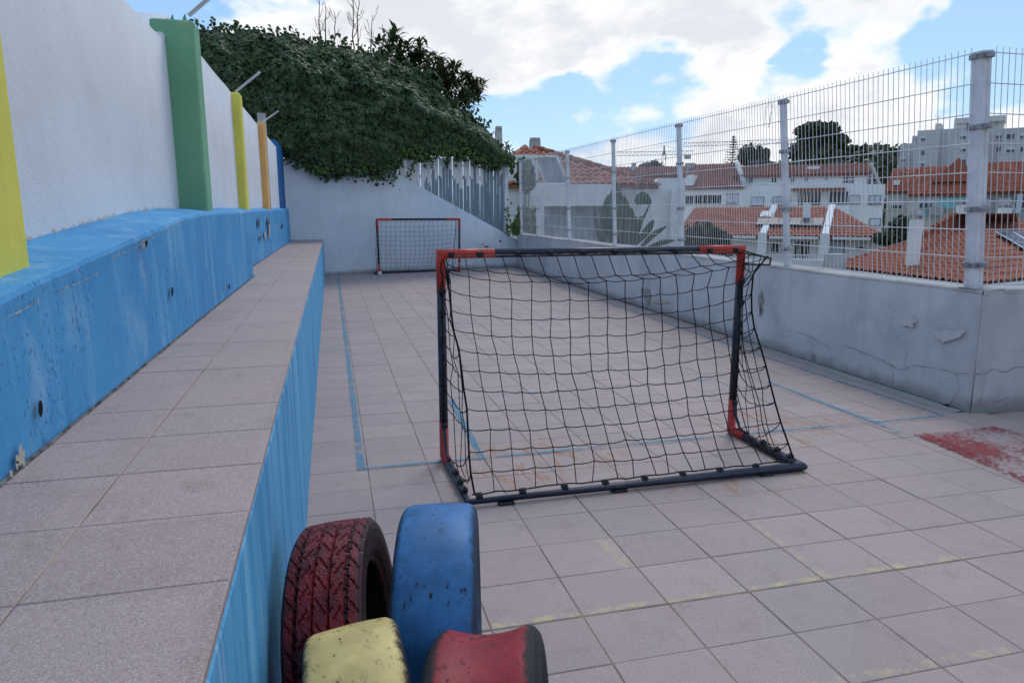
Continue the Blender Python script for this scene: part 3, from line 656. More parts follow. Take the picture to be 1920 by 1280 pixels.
POSTS = [(1.87, 3.935, 3.775, 2.44), (4.05, 3.975, 3.80, 2.46), (6.38, 4.03, 3.91, 2.51), (8.80, 4.087, 4.01, 2.55), (11.28, 4.145, 4.07, 2.58), (13.75, 4.20, 4.17, 2.62), (15.3, 4.24, 4.20, 2.66)]
mf = empty('mesh_fence', (4, 8, 0.87)); tag(mf, 'tall white welded mesh fence standing on the parapet wall', 'fence')
def post_frame(i): y, xb, xt, zt = POSTS[i]; return np.array((xb, y, 0.862)), np.array((xt, y, zt))
pm = []
for i in range(len(POSTS)):
    b0, t0 = post_frame(i); w = 0.042 if i == 0 else 0.027
    q = MB(); q.box(-w, w, -w, w, 0, np.linalg.norm(t0-b0), 0.006); q.box(-w-.004, w+.004, -w-.004, w+.004, np.linalg.norm(t0-b0)-.012, np.linalg.norm(t0-b0)+.006)
    if i == 0:
        q.box(w*0.15, w*0.25, -w-.004, -w+.001, 0.02, np.linalg.norm(t0-b0)-.03)
    o = q.build('post', MATS['white fence coating']); rot_ = Vector(t0-b0).to_track_quat('Z', 'Y').to_matrix().to_4x4()
    d = (t0-b0)/np.linalg.norm(t0-b0); xa = np.array((0, 1, 0)); xx = np.cross(xa, d); xx /= np.linalg.norm(xx); ya = np.cross(d, xx)
    o.matrix_world = Matrix(((xx[0], ya[0], d[0], b0[0]), (xx[1], ya[1], d[1], b0[1]), (xx[2], ya[2], d[2], b0[2]), (0, 0, 0, 1)))
    under(o, mf); pm.append((b0, t0))
    Lp = np.linalg.norm(t0-b0)
    for fr in (0.985, 0.70, 0.355, 0.11):
        q = MB(); q.box(-w-.012, w+.012, -w-.012, w+.012, Lp*fr-.018, Lp*fr+.018, .004); q.box(-w-.022, -w-.008, -.012, .012, Lp*fr-.012, Lp*fr+.012); q.box(-.03, .03, -w-.03, -w-.006, Lp*fr-.013, Lp*fr+.013); c = q.build('clamp', MATS['clamp grey'], o)
def panel(b0, t0, b1, t1, n_v, over=0.03):
    q = MB()
    for k in range(n_v):
        f = (k+0.5)/n_v; a = b0+(b1-b0)*f; t = t0+(t1-t0)*f; d = (t-a)/np.linalg.norm(t-a)
        bow = 0.006*mnoise.noise(Vector((a[1]*1.3, a[0], 1))); off = np.array((bow, 0, 0))
        q.tube([a+off+d*0.02, (a+t)/2+off*1.5, t+off+d*over], 0.0027, 5, False)
    o = under(q.build('mesh_panel', MATS['wire coating']), mf)
    for k in range(9):
        g = 0.02+0.975*k/8; pts = []
        for f in np.linspace(0, 1, 7):
            a = b0+(b1-b0)*f; t = t0+(t1-t0)*f; bow = 0.006*mnoise.noise(Vector((a[1]*1.3, a[0], 1))); pts.append(a+(t-a)*g+np.array((bow-0.0055, 0, 0)))
        h = MB(); h.tube(pts, 0.0038, 5, False); h = h.build('horizontal_wire', MATS['wire coating']); h.parent = o
for i in range(len(pm)-1):
    n_v = int(round((pm[i+1][0][1]-pm[i][0][1])/0.0535)); off = np.array((-0.055 if i == 0 else -0.04, 0, 0.0))
    panel(pm[i][0]+off, pm[i][1]+off, pm[i+1][0]+off, pm[i+1][1]+off, n_v)
b0, t0 = pm[0]; sh = np.array((0.04, -0.05, 0)); en = np.array((2.4, -0.05, 0)); t0b = t0.copy()
panel(b0+sh, t0b+sh, b0+en, t0b+en+np.array((0.1, 0, 0)), 46)
q = MB(); ft = pm[1][1]
for k in range(3):
    P = [on_x(1441+k*5+random.uniform(-2, 2), 190, 3.80)+np.array((0, 0, 0))]; 
    for t in range(5): P.append(P[-1]+np.array((random.uniform(-.02, .01), random.uniform(-.03, .03), -0.05)))
    q.tube(P, 0.002, 4, False)
under(q.build('wire_scrap', MATS['clamp grey']), mf)

# ------------------------------------------------------------------ unseen building added behind the viewer to shade the yard
sb_ = empty('unseen_shade_building', (0, -7, 0)); tag(sb_, 'unseen cream building added behind the viewer to shade the yard', 'building')
q = MB(); q.box(-9, 11, -16, -8.5, -0.6, 4.4); under(q.build('wall', MATS['shade building render']), sb_)
q = MB(); q.box(-9.3, 11.3, -16.2, -8.1, 4.4, 4.7); under(q.build('roof', MATS['concrete coping']), sb_)
for fl in (1.2,):
    for k in range(8):
        x = -7.6+k*2.4; q = MB(); q.box(x, x+1.5, -8.53, -8.44, fl, fl+1.5, .01); w = under(q.build('window', MATS['white fence coating']), sb_)
        q = MB(); q.box(x+.07, x+1.43, -8.45, -8.43, fl+.07, fl+1.43); q.build('pane', MATS['hole dark'], w)

# ------------------------------------------------------------------ goals
def m_tube(col, wear):
    def fn(nt, b):
        p = nt.pos(); c = nt.mix(nt.step(nt.noise(p, 12, 5), .3, .7), tuple(k*.8 for k in col), tuple(k*1.15 for k in col))
        w = nt.step(nt.noise(p, 38, 6, .7), .66, .72)
        d = nt.math('MULTIPLY', nt.step(nt.noise(nt.vscale(p, (1, 1, 1), (3, 3, 3)), 5, 5), .5, .8), .35)
        return {'color': nt.mix(d, nt.mix(w, c, wear), (0.16, 0.13, 0.11)), 'rough': nt.math('MULTIPLY_ADD', w, .4, .38)}
    return fn
material('navy goal paint', m_tube((0.018, 0.024, 0.045), (0.10, 0.09, 0.085)), .4, .4)
material('red goal paint', m_tube((0.50, 0.042, 0.028), (0.15, 0.03, 0.03)), .4, .4)
plain('black net cord', (0.014, 0.015, 0.017), .85, .15, var=.2); plain('faded twine', (0.30, 0.26, 0.22), .9, .1, var=.35, scale=40); plain('black clip', (0.02, 0.021, 0.023), .5, .4, var=.2, scale=30)
plain('white foot', (0.6, 0.6, 0.58), .6, .3)
lerp = lambda a, b2, t: np.array(a)*(1-t)+np.array(b2)*t
def cord_path(q, pts, r, sag=0.0, n=4, sub=3):
    P = []
    for a, b2 in zip(pts[:-1], pts[1:]):
        for t in range(sub):
            u = t/sub; p = lerp(a, b2, u); p[2] -= sag*4*u*(1-u); P.append(p)
    P.append(np.array(pts[-1])); q.tube(P, r, n, False)
def goal(root, W, H, D, red, nu, rows_roof, rows_back, topdepth, ez0, ez1, sagz, net_r, seed, detail=True, lean0=0.0, lean1=0.0, front=0.0):
    """x across, mouth at y=0, rear bar at y=D; corner pieces red, straight pieces navy"""
    rr = random.Random(seed); r = 0.0248; n = 14
    hx = 0.3 if detail else 0.34; pv = red[0]; pb = red[1]; sb = 0.16
    h = H-r
    base = {0: np.array((0., 0, r)), 1: np.array((W, 0, r))}; top = {0: np.array((lean0, 0, h)), 1: np.array((W+lean1, 0, h))}
    for k, sgn in ((0, 1), (1, -1)):
        up = (top[k]-base[k])/np.linalg.norm(top[k]-base[k])
        xx = (top[1-k]-top[k])/np.linalg.norm(top[1]-top[0])
        for pts in ([top[k]-up*pv, top[k], top[k]+xx*hx], [base[k]+up*pb, base[k], base[k]+np.array((0, sb, 0))]):
            q = MB(); q.tube(pts, r+.0015, n); q.build('corner_sleeve', MATS['red goal paint'], root)
        q = MB(); q.tube([base[k]+up*pb, top[k]-up*pv], r, n); q.build('post', MATS['navy goal paint'], root)
        # small bent brace inside the foot
        q = MB(); bb = base[k]; q.tube([bb+up*.20+np.array((0, .03, 0)), bb+up*.10+np.array((0, .045, 0)), bb+np.array((0, .10, .03)), bb+np.array((0, .17, .028))], .009, 8); q.build('corner_brace', MATS['navy goal paint'], root)
    xx = (top[1]-top[0])/np.linalg.norm(top[1]-top[0])
    q = MB(); q.tube([top[0]+xx*hx, top[1]-xx*hx], r, n); q.build('crossbar', MATS['navy goal paint'], root)
    q = MB(); q.tube([np.array((0, sb, r)), np.array((0, D, r)), np.array((W, D, r)), np.array((W, sb, r))], r, n); q.build('ground_frame', MATS['navy goal paint'], root)
    # net --------------------------------------------------------
    e0, e1 = np.array((0.0, topdepth, ez0)), np.array((W, topdepth, ez1))
    def edge(u): p = lerp(e0, e1, u); p[2] -= sagz*(4*u*(1-u))**0.75; p[1] -= 0.05*(4*u*(1-u)); return p
    def node(u, row):
        cb = lerp(top[0]+np.array((0.03, 0, -.02)), top[1]+np.array((-.03, 0, -.02)), u); ed = edge(u)
        if row <= rows_roof:
            t = row/rows_roof; p = lerp(cb, ed, t); p[2] -= 0.05*math.sin(math.pi*t)*(4*u*(1-u))
        else:
            t = (row-rows_roof)/rows_back; bot = np.array((0.035+u*(W-0.07), D-0.02, 2*r+0.004)); p = lerp(ed, bot, t)
            if detail: p[0] += 0.13*math.sin(math.pi*t**.55)*(1-u)**5
            p[1] -= 0.06*math.sin(math.pi*t)*(4*u*(1-u))**.5+0.02*math.sin(math.pi*t); p[2] -= 0.035*math.sin(math.pi*t)*(4*u*(1-u))
        return p
    nr = rows_roof+rows_back; G = {}
    ph = [rr.uniform(-1, 1) for _ in range(nu+1)]
    for i in range(nu+1):
        for k in range(nr+1):
            p = node(i/nu, k)
            if 0 < k < nr:
                p = p+np.array((rr.gauss(0, .004)+0.012*math.sin(k*0.6+i*.35), rr.gauss(0, .006), rr.gauss(0, .004)))
            elif k == nr: p = p+np.array((rr.gauss(0, .012), 0, 0))
            G[i, k] = p
    q = MB()
    for i in range(nu+1): cord_path(q, [G[i, k] for k in range(nr+1)], net_r*(1.6 if i in (0, nu) else 1), 0)
    for k in range(1, nr):
        cord_path(q, [G[i, k] for i in range(nu+1)], net_r, 0.006)
    if detail:
        for i in range(1, nu):
            for k in range(1, nr):
                p = G[i, k]; d = net_r*2.0
                q.add([p+np.array(v)*d for v in ((1, 0, 0), (-1, 0, 0), (0, 1, 0), (0, -1, 0), (0, 0, 1), (0, 0, -1))], [(0, 2, 4), (2, 1, 4), (1, 3, 4), (3, 0, 4), (2, 0, 5), (1, 2, 5), (3, 1, 5), (0, 3, 5)])
    # side nets: cords drooping between the post and the corner rope
    for k, i in ((0, 0), (1, nu)):
        cols = 4 if detail else 3
        rowsS = list(range(2, nr)); grid = {}
        for j, row in enumerate(rowsS):
            far_ = G[i, row]; zz_ = far_[2]
            fr = 1-(row-1)/(nr-0.5); nearp = base[k]+(top[k]-base[k])*min(.97, max(0.02, fr)); nearp = nearp+np.array((0, 0.02, 0))
            if row >= nr-2: nearp = np.array((base[k][0], 0.1+0.12*(row-nr+2), 2*r))
            bunch = 1.5 if k == 0 and detail else 1.0
            for c in range(cols+1):
                t = (c/cols)**(1/bunch); p = lerp(nearp, far_, t); p[2] -= (0.05+0.03*rr.random())*4*t*(1-t); p[0] += (rr.gauss(0, .008) if 0 < c < cols else 0)+(0.03 if k == 0 else -0.03)*math.sin(math.pi*t)
                grid[c, j] = p
        for j in range(len(rowsS)): cord_path(q, [grid[c, j] for c in range(cols+1)], net_r, 0.012)
        for c in range(1, cols):
            foot = np.array((base[k][0], 0.1+(D-0.2)*c/cols, 2*r)); hd = lerp(top[k], edge(k), c/cols)
            cord_path(q, [hd]+[grid[c, j] for j in range(len(rowsS))]+[foot], net_r, 0)
    q.build('net', MATS['black net cord'], root)
    # ropes that bind the net to the frame
    q = MB(); P = [lerp(top[0], top[1], t)+np.array((0, r*0.9 if detail else r*.6, -r*.45+rr.uniform(-.005, .004))) for t in np.linspace(.02, .98, 40)]; q.tube(P, .0035, 5, False); q.build('binding_twine', MATS['faded twine'] if detail else MATS['black net cord'], root)
    q = MB(); q.tube([lerp((0.02, D-.02, 2*r+.004), (W-.02, D-.02, 2*r+.004), t)+np.array((0, rr.uniform(-.004, .004), rr.uniform(-.003, .004))) for t in np.linspace(0, 1, 30)], .0038, 5, False); q.build('ground_rope', MATS['black net cord'], root)
    for k in (0, 1):
        q = MB(); rp = [edge(k)]+[G[k*nu, kk]+np.array((0, 0, 0)) for kk in range(rows_roof, nr+1)]; q.tube(rp, net_r*1.9, 5, False); q.build('corner_rope', MATS['black net cord'], root)
        q = MB(); q.tube([base[k]+(top[k]-base[k])*t+np.array((0, r+.003, 0))+np.array((rr.uniform(-.006, .006), 0, 0)) for t in np.linspace(.08, .97, 22)], .003, 4, False); q.build('binding_twine', MATS['black net cord'], root)
    if detail:
        cm = MB(); cm.box(-.017, .017, -.010, .012, -.016, .016, .004); cm.box(-.006, .006, .008, .02, -.006, .006); me = cm.mesh('clip'); me.materials.append(MATS['black clip'])
        def clip(p, rx=0.0): o = obj('clip', me, None, root, p); o.rotation_euler = (rx, 0, rr.uniform(-.2, .2))
        for t in (.03, .125, .245, .35, .455, .56, .665, .77, .885, .97): clip(tuple(lerp(top[0], top[1], t)+np.array((0, r, -.004))))
        for k in (0, 1):
            for t in (.16, .34, .47, .60, .72, .83): clip(tuple(lerp(base[k], top[k], t)+np.array((0, r, 0))))
            for t in (.35, .6, .82): clip((k*W, sb+(D-sb)*t, 2*r-.002), R(90))
        for t in np.linspace(.03, .97, 9): clip((W*t, D-.012, 2*r-.004), R(60))
        # feet under the rear bar
        for t in (.12, .58, .9): q = MB(); q.box(W*t-.04, W*t+.04, D-.02, D+.028, -.001, .012, .003); q.build('rubber_foot', MATS['black clip'], root)
goal1 = empty('football_goal', (1.968, 1.722, 0.002), math.pi+0.012)
tag(goal1, 'near football goal seen from behind, red and navy frame with black net', 'goal', 'small football goals on the court')
goal(goal1, 1.862, 1.198, 0.69, (0.21, 0.20), 17, 2, 11, 0.27, 1.145, 1.10, 0.10, 0.0028, 3, lean0=0.0, lean1=0.0)
# thin steel stub that holds the net back at one top corner
q = MB(); q.tube([(0.0, 0.02, 1.165), (0.0, 0.30, 1.135), (0.005, 0.30, 1.10), (0.0, 0.03, 1.085)], .005, 6); q.build('net_stay', MATS['black clip'], goal1)
g2 = (on_z(711, 513, 0.0), on_z(865, 508, 0.0))
W2 = 1.93; goal2 = empty('football_goal', (0.555, 14.02, 0.0), math.atan2(0.35, 1.9))
tag(goal2, 'far football goal facing us against the end wall', 'goal', 'small football goals on the court')
goal(goal2, W2, 1.27, 0.42, (0.24, 0.22), 17, 1, 11, 0.2, 1.2, 1.22, 0.02, 0.003, 9, detail=False, lean0=-0.01, lean1=0.02)
q = MB(); q.tube([(0, -.03, .0), (0, -.03, .02), (0, -.03, .06), (0, -.03, .09)], [.035, .05, .05, .03], 12); q.build('white_foot', MATS['white foot'], goal2)

# ------------------------------------------------------------------ painted tyres
def m_tyre(paint, edge_at, soft, wear_lo, dirt=(0.02, 0.02, 0.022), edge_amt=1.0, tone=0.75):
    def fn(nt, b):
        oc = nt.objc(); x, y, z = nt.sep(oc); ax = nt.math('ABSOLUTE', x)
        n = nt.noise(oc, 34, 8, .7); n2 = nt.noise(oc, 9, 5, .6)
        c = nt.mix(nt.step(n2, .3, .7), tuple(k*tone for k in paint), tuple(min(1, k*1.12) for k in paint))
        e = nt.math('MULTIPLY', nt.step(nt.math('ADD', ax, nt.math('MULTIPLY_ADD', nt.math('ADD', nt.math('MULTIPLY', n, .6), nt.math('MULTIPLY', n2, .4)), soft, -soft*.5)), edge_at-.004, edge_at+.010), edge_amt)
        sp = nt.math('MULTIPLY', nt.step(nt.noise(nt.vscale(oc, (1, .6, .6), (4, 1, 2)), 42, 6, .7), wear_lo, wear_lo+.05), nt.step(nt.noise(nt.vscale(oc, (1, 1, 1), (1, 5, 2)), 6, 3), .38, .6))
        rad = nt.math('POWER', nt.math('ADD', nt.math('POWER', y, 2.0), nt.math('POWER', z, 2.0)), .5)
        f = nt.math('MAXIMUM', e, sp)
        return {'color': nt.mix(f, c, dirt), 'rough': nt.math('MULTIPLY_ADD', f, .2, .5), 'bump': (nt.math('ADD', nt.math('SUBTRACT', nt.math('MULTIPLY', nt.noise(oc, 90, 4), .5), nt.math('MULTIPLY', f, .6)), nt.math('MULTIPLY', nt.math('MULTIPLY', nt.math('SINE', nt.math('MULTIPLY', rad, 520.0)), .5), nt.step(ax, .097, .101))), .5, .003)}
    return fn
material('blue tyre paint', m_tyre((0.04, 0.175, 0.40), .086, .05, .59, edge_amt=.85, tone=.6), .55, .3)
material('yellow tyre paint', m_tyre((0.64, 0.49, 0.185), .084, .06, .57), .55, .3)
material('red tyre paint', m_tyre((0.30, 0.022, 0.030), .080, .06, .56), .5, .3)
def m_tread(nt, b):
    oc = nt.objc(); x, y, z = nt.sep(oc); n = nt.noise(oc, 16, 6, .65); rad = nt.math('POWER', nt.math('ADD', nt.math('POWER', y, 2.0), nt.math('POWER', z, 2.0)), .5)
    low = nt.math('SUBTRACT', 1.0, nt.step(nt.noise(oc, 8, 5), .45, .7))
    c = nt.mix(nt.step(n, .35, .65), (0.07, 0.008, 0.011), (0.18, 0.013, 0.018))
    side = nt.step(nt.math('ABSOLUTE', x), .083, .092)
    c = nt.mix(nt.math('MULTIPLY', side, .93), c, (0.022, 0.02, 0.021))
    inner = nt.math('MULTIPLY', nt.step(rad, .225, .215), .6)
    c = nt.mix(inner, c, (0.20, 0.018, 0.022))
    cut = nt.math('MULTIPLY', nt.math('SUBTRACT', 1.0, nt.step(rad, .3055, .3085)), nt.math('SUBTRACT', 1.0, side))
    c = nt.mix(nt.math('MULTIPLY', cut, nt.math('MULTIPLY_ADD', nt.step(n, .3, .6), .5, .5)), c, (0.022, 0.010, 0.012))
    return {'color': c, 'bump': (nt.noise(oc, 80, 4), .3, .002)}
material('red treaded tyre paint', m_tread, .5, .35)
plain('tyre rubber', (0.022, 0.022, 0.024), .7, .3, var=.2, scale=25)
def tyre(name, label, mat, prof, loc, rot_, seg=96, tread=False, inner_mat='tyre rubber', width=1.0):
    """lathe about local x; prof: outer (axial, radius) from left bead to right bead"""
    root = empty(name, loc); tag(root, label, 'tyre', 'painted tyres by the tiled step')
    root.rotation_euler = rot_
    q = MB(); n = len(prof); V = []
    for k in range(seg):
        a = 2*math.pi*k/seg
        for i, (x, r) in enumerate(prof):
            rr_ = r+random.uniform(-.0006, .0006)
            if tread and abs(x) < .092:
                band = int((x+.1034)/.0414); ph = (k*1.0+[0, 5, 9, 3, 7, 1, 0][band]+(x*330 if band % 2 else -x*330)) % 13
                mid_ = abs(((x+.1034) % .0414)-.0207) < .012
                if ph < 1.4 and (mid_ or band in (0, 4)): rr_ -= .005
                if ph > 6 and ph < 7.4 and not mid_: rr_ -= .005
                if i in tread: rr_ -= .007
            V.append((x*width, rr_*math.cos(a), rr_*math.sin(a)))
    q.add(V, [(k*n+i, k*n+i+1, ((k+1) % seg)*n+i+1, ((k+1) % seg)*n+i) for k in range(seg) for i in range(n-1)], not tread)
    o = q.build('tread_and_sidewall', MATS[mat], root); fixnormals(o)
    q = MB(); ins = [(prof[0][0]*width, prof[0][1]), (prof[0][0]*width*1.05, prof[0][1]+.045), (prof[0][0]*.85*width, .245), (0, .255), (prof[-1][0]*.85*width, .245), (prof[-1][0]*width*1.05, prof[-1][1]+.045), (prof[-1][0]*width, prof[-1][1])]
    m2 = len(ins); q.add([(x, r*math.cos(2*math.pi*k/48), r*math.sin(2*math.pi*k/48)) for k in range(48) for x, r in ins], [(k*m2+i, ((k+1) % 48)*m2+i, ((k+1) % 48)*m2+i+1, k*m2+i+1) for k in range(48) for i in range(m2-1)], True)
    q.build('inner_lining', MATS[inner_mat], root)
    for s_, pr in ((-1, prof[0]), (1, prof[-1])):
        q = MB(); q.tube([(pr[0]*width, (pr[1]+.004)*math.cos(2*math.pi*k/48), (pr[1]+.004)*math.sin(2*math.pi*k/48)) for k in range(49)], .008, 8, False); q.build('bead_ring', MATS[mat if tread else inner_mat], root)
    return root
SMOOTH = [(-.078, .20), (-.094, .225), (-.104, .255), (-.106, .278), (-.1035, .298), (-.096, .310), (-.08, .3165), (-.04, .319), (0, .320), (.04, .319), (.08, .3165), (.096, .310), (.1035, .298), (.106, .278), (.104, .255), (.094, .225), (.078, .20)]
HOLLOW = [(-.085, .20), (-.104, .225), (-.116, .255), (-.119, .278), (-.114, .298), (-.102, .312), (-.088, .316), (-.06, .308), (-.03, .302), (0, .300), (.03, .302), (.06, .308), (.088, .316), (.102, .312), (.114, .298), (.119, .278), (.116, .255), (.104, .225), (.085, .20)]
TREAD = [(-.075, .205), (-.092, .228), (-.101, .258), (-.102, .28), (-.098, .297), (-.090, .306)]+[(x, .3135-.004*(x/.09)**2) for x in np.linspace(-.086, .086, 40)]+[(.090, .306), (.098, .297), (.102, .28), (.101, .258), (.092, .228), (.075, .205)]
gr = [i for i, (x, r) in enumerate(TREAD) if any(abs(x-g) < .0032 for g in (-.062, -.021, .021, .062))]
sc_ = lambda prof, k: [(x*k, r*k) for x, r in prof]
tyre('painted_tyre', 'worn blue painted tyre standing upright, tallest in the group', 'blue tyre paint', SMOOTH, (-0.232, -0.445, 0.322), (0, R(-1), R(-12)), width=.95)
tyre('painted_tyre', 'dark red treaded tyre leaning against the light blue riser', 'red treaded tyre paint', TREAD, (-0.468, -0.462, 0.316), (0, R(-7), R(-9.5)), 480, gr, width=.9)
tyre('painted_tyre', 'scuffed pale yellow tyre at the front of the group', 'yellow tyre paint', sc_(SMOOTH, .93), (-0.440, -0.865, 0.278), (0, R(-5), R(2)))
tyre('painted_tyre', 'bright red smooth tyre with a hollow tread', 'red tyre paint', sc_(HOLLOW, .95), (-0.208, -0.970, 0.288), (0, R(-5), R(-16)))

# ------------------------------------------------------------------ ivy, trees and plants by the end wall
def m_leaf(c1, c2, c3, rough=.5):
    def fn(nt, b):
        r = nt.island(); p = nt.pos(); n = nt.noise(p, 1.1, 3)
        c = nt.mix(r, c1, c2); c = nt.mix(nt.math('MULTIPLY', nt.step(n, .5, .7), .6), c, c3)
        b.inputs['Subsurface Weight'].default_value = 0.0
        return {'color': c}
    return material_leaf(fn, rough)
def material_leaf(fn, rough):
    mt = material('leaf %d' % len(MATS), fn, rough, .35); nt = NT(mt.node_tree); b = nt.n['Principled BSDF']; out = nt.n['Material Output']
    tr = nt.node('ShaderNodeBsdfTranslucent'); mx = nt.node('ShaderNodeMixShader'); mx.inputs[0].default_value = .22
    if b.inputs['Base Color'].links: nt.l.new(b.inputs['Base Color'].links[0].from_socket, tr.inputs[0])
    nt.l.new(b.outputs[0], mx.inputs[1]); nt.l.new(tr.outputs[0], mx.inputs[2]); nt.l.new(mx.outputs[0], out.inputs[0]); return mt
L_IVY = m_leaf((0.022, 0.048, 0.018), (0.075, 0.128, 0.046), (0.085, 0.135, 0.036), .55)
L_IVYB = m_leaf((0.05, 0.10, 0.02), (0.10, 0.17, 0.035), (0.06, 0.12, 0.025))
L_VAR = m_leaf((0.10, 0.13, 0.07), (0.22, 0.24, 0.16), (0.07, 0.10, 0.05))
L_LOQ = m_leaf((0.028, 0.055, 0.02), (0.085, 0.115, 0.04), (0.05, 0.08, 0.03), .38)
L_FAR = m_leaf((0.028, 0.044, 0.018), (0.07, 0.09, 0.036), (0.045, 0.062, 0.026))
L_BAN = m_leaf((0.022, 0.06, 0.026), (0.04, 0.085, 0.03), (0.035, 0.055, 0.02), .4)
L_GAR = m_leaf((0.06, 0.10, 0.035), (0.14, 0.18, 0.07), (0.10, 0.12, 0.05))
plain('bark', (0.085, 0.07, 0.055), .9, .1, var=.3, scale=12); plain('dark core', (0.02, 0.024, 0.014), .95, .05, var=.3)
IV = [(340, 60), (372, 50), (400, 44), (430, 52), (478, 47), (520, 60), (556, 54), (585, 72), (625, 78), (665, 84), (700, 96), (740, 108), (782, 122), (815, 146), (842, 172), (865, 198), (896, 212), (920, 240), (938, 272), (962, 292), (960, 306), (930, 308), (900, 304), (880, 288), (850, 292), (815, 287), (785, 296), (762, 292), (742, 314), (716, 326), (690, 316), (660, 320), (636, 326), (604, 320), (570, 304), (545, 294), (522, 284), (495, 268), (440, 240), (340, 200)]
ivp = [far(*p, -0.15) for p in IV]; ivs = np.array([(fs(p), p[2]) for p in ivp])
def inside(poly, q):
    x, y = q[:, 0], q[:, 1]; r = np.zeros(len(q), bool); n = len(poly)
    for i in range(n):
        x1, y1 = poly[i]; x2, y2 = poly[(i+1) % n]
        c = ((y1 > y) != (y2 > y)) & (x < (x2-x1)*(y-y1)/(y2-y1+1e-12)+x1); r ^= c
    return r
def edgedist(poly, q):
    d = np.full(len(q), 1e9)
    for i in range(len(poly)):
        a, b2 = poly[i], poly[(i+1) % len(poly)]; ab = b2-a; t = np.clip(((q-a)@ab)/(ab@ab), 0, 1); d = np.minimum(d, np.linalg.norm(q-(a+t[:, None]*ab), axis=1))
    return d
def ivy_leaves(n, jitter=0.08, front=True, lo=0.0):
    q = rng.uniform(ivs.min(0)-.1, ivs.max(0)+.1, size=(n, 2)); ok = inside(ivs, q); q = q[ok]
    d = edgedist(ivs, q); nz = np.array([mnoise.noise(Vector((a*1.5, b2*1.5, 3)))*.7+mnoise.noise(Vector((a*3.5, b2*3.5, 7)))*.38+mnoise.noise(Vector((a*8, b2*8, 1)))*.16 for a, b2 in q])
    th = np.minimum(.85, np.sqrt(d*.55))*(1+0.8*nz)+.05
    depth = np.interp(q[:, 1], [2.2, 3.1, 4.0], [-.10, .15, .42])-th*(1 if front else -1.0)+rng.uniform(0, 1, len(q))**1.6*.32*(1 if front else -1)
    # outward normal from thickness gradient
    e = .06
    def T(q2):
        d2 = edgedist(ivs, q2); n2 = np.array([mnoise.noise(Vector((a*1.5, b2*1.5, 3)))*.7+mnoise.noise(Vector((a*3.5, b2*3.5, 7)))*.38 for a, b2 in q2]); return np.minimum(.85, np.sqrt(d2*.55))*(1+.8*n2)
    gs = (T(q+np.array((e, 0)))-T(q-np.array((e, 0))))/(2*e); gz_ = (T(q+np.array((0, e)))-T(q-np.array((0, e))))/(2*e)
    sg = 1.0 if front else -1.0
    nrm = -sg*FN[None, :]-gs[:, None]*FD[None, :]*.8+np.stack([0*gz_, 0*gz_, -gz_*.8+.25], 1)
    P = FA[None, :]+FD[None, :]*q[:, :1]+FN[None, :]*depth[:, None]; P[:, 2] = q[:, 1]
    nrm = nrm/np.linalg.norm(nrm, axis=1, keepdims=True)+np.array((0, 0, .25))+rng.normal(size=P.shape)*.3
    return P, nrm, d, nz
hedge = empty('ivy_hedge', tuple(FA+FD*1.5+FN*.4)); tag(hedge, 'big dark ivy hedge spilling over the end wall', 'hedge')
P, nr_, d, nz = ivy_leaves(46000)
stuff(under(obj('ivy_leaves', leaf_mesh(P, nr_, rng.uniform(.07, .15, len(P)), .85), L_IVY), hedge))
P, nr_, d, nz = ivy_leaves(9000, front=False)
stuff(under(obj('ivy_back_leaves', leaf_mesh(P, nr_, rng.uniform(.08, .14, len(P)), .85), L_IVY), hedge))
P, nr_, d, nz = ivy_leaves(60000)
m_ = (np.array([mnoise.noise(Vector((p[0]*2.2, p[2]*2.2, 11))) for p in P]) > .42) & (rng.random(len(P)) < .35)
stuff(under(obj('variegated_leaves', leaf_mesh(P[m_]-FN*.03, nr_[m_], rng.uniform(.04, .07, m_.sum()), .6), L_VAR), hedge))
# solid dark core added inside the hedge to block light between the leaves
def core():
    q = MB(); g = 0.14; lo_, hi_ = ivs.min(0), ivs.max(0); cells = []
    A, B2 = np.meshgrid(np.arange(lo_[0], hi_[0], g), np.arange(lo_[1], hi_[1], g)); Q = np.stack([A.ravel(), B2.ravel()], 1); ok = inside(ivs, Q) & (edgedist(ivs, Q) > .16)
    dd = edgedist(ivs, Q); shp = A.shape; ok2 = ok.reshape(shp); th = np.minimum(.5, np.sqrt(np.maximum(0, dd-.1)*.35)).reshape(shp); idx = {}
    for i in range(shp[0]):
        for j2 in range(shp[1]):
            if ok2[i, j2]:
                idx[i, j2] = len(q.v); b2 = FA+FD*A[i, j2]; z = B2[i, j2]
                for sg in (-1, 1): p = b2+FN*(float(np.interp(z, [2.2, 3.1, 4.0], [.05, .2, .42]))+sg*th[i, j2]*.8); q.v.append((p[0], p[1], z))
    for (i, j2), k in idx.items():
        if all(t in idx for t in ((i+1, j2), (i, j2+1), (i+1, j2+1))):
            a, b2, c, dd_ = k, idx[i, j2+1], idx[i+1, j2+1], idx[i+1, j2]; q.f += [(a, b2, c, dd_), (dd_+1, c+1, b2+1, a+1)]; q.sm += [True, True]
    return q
under(core().build('hedge_dark_core', MATS['dark core']), hedge)
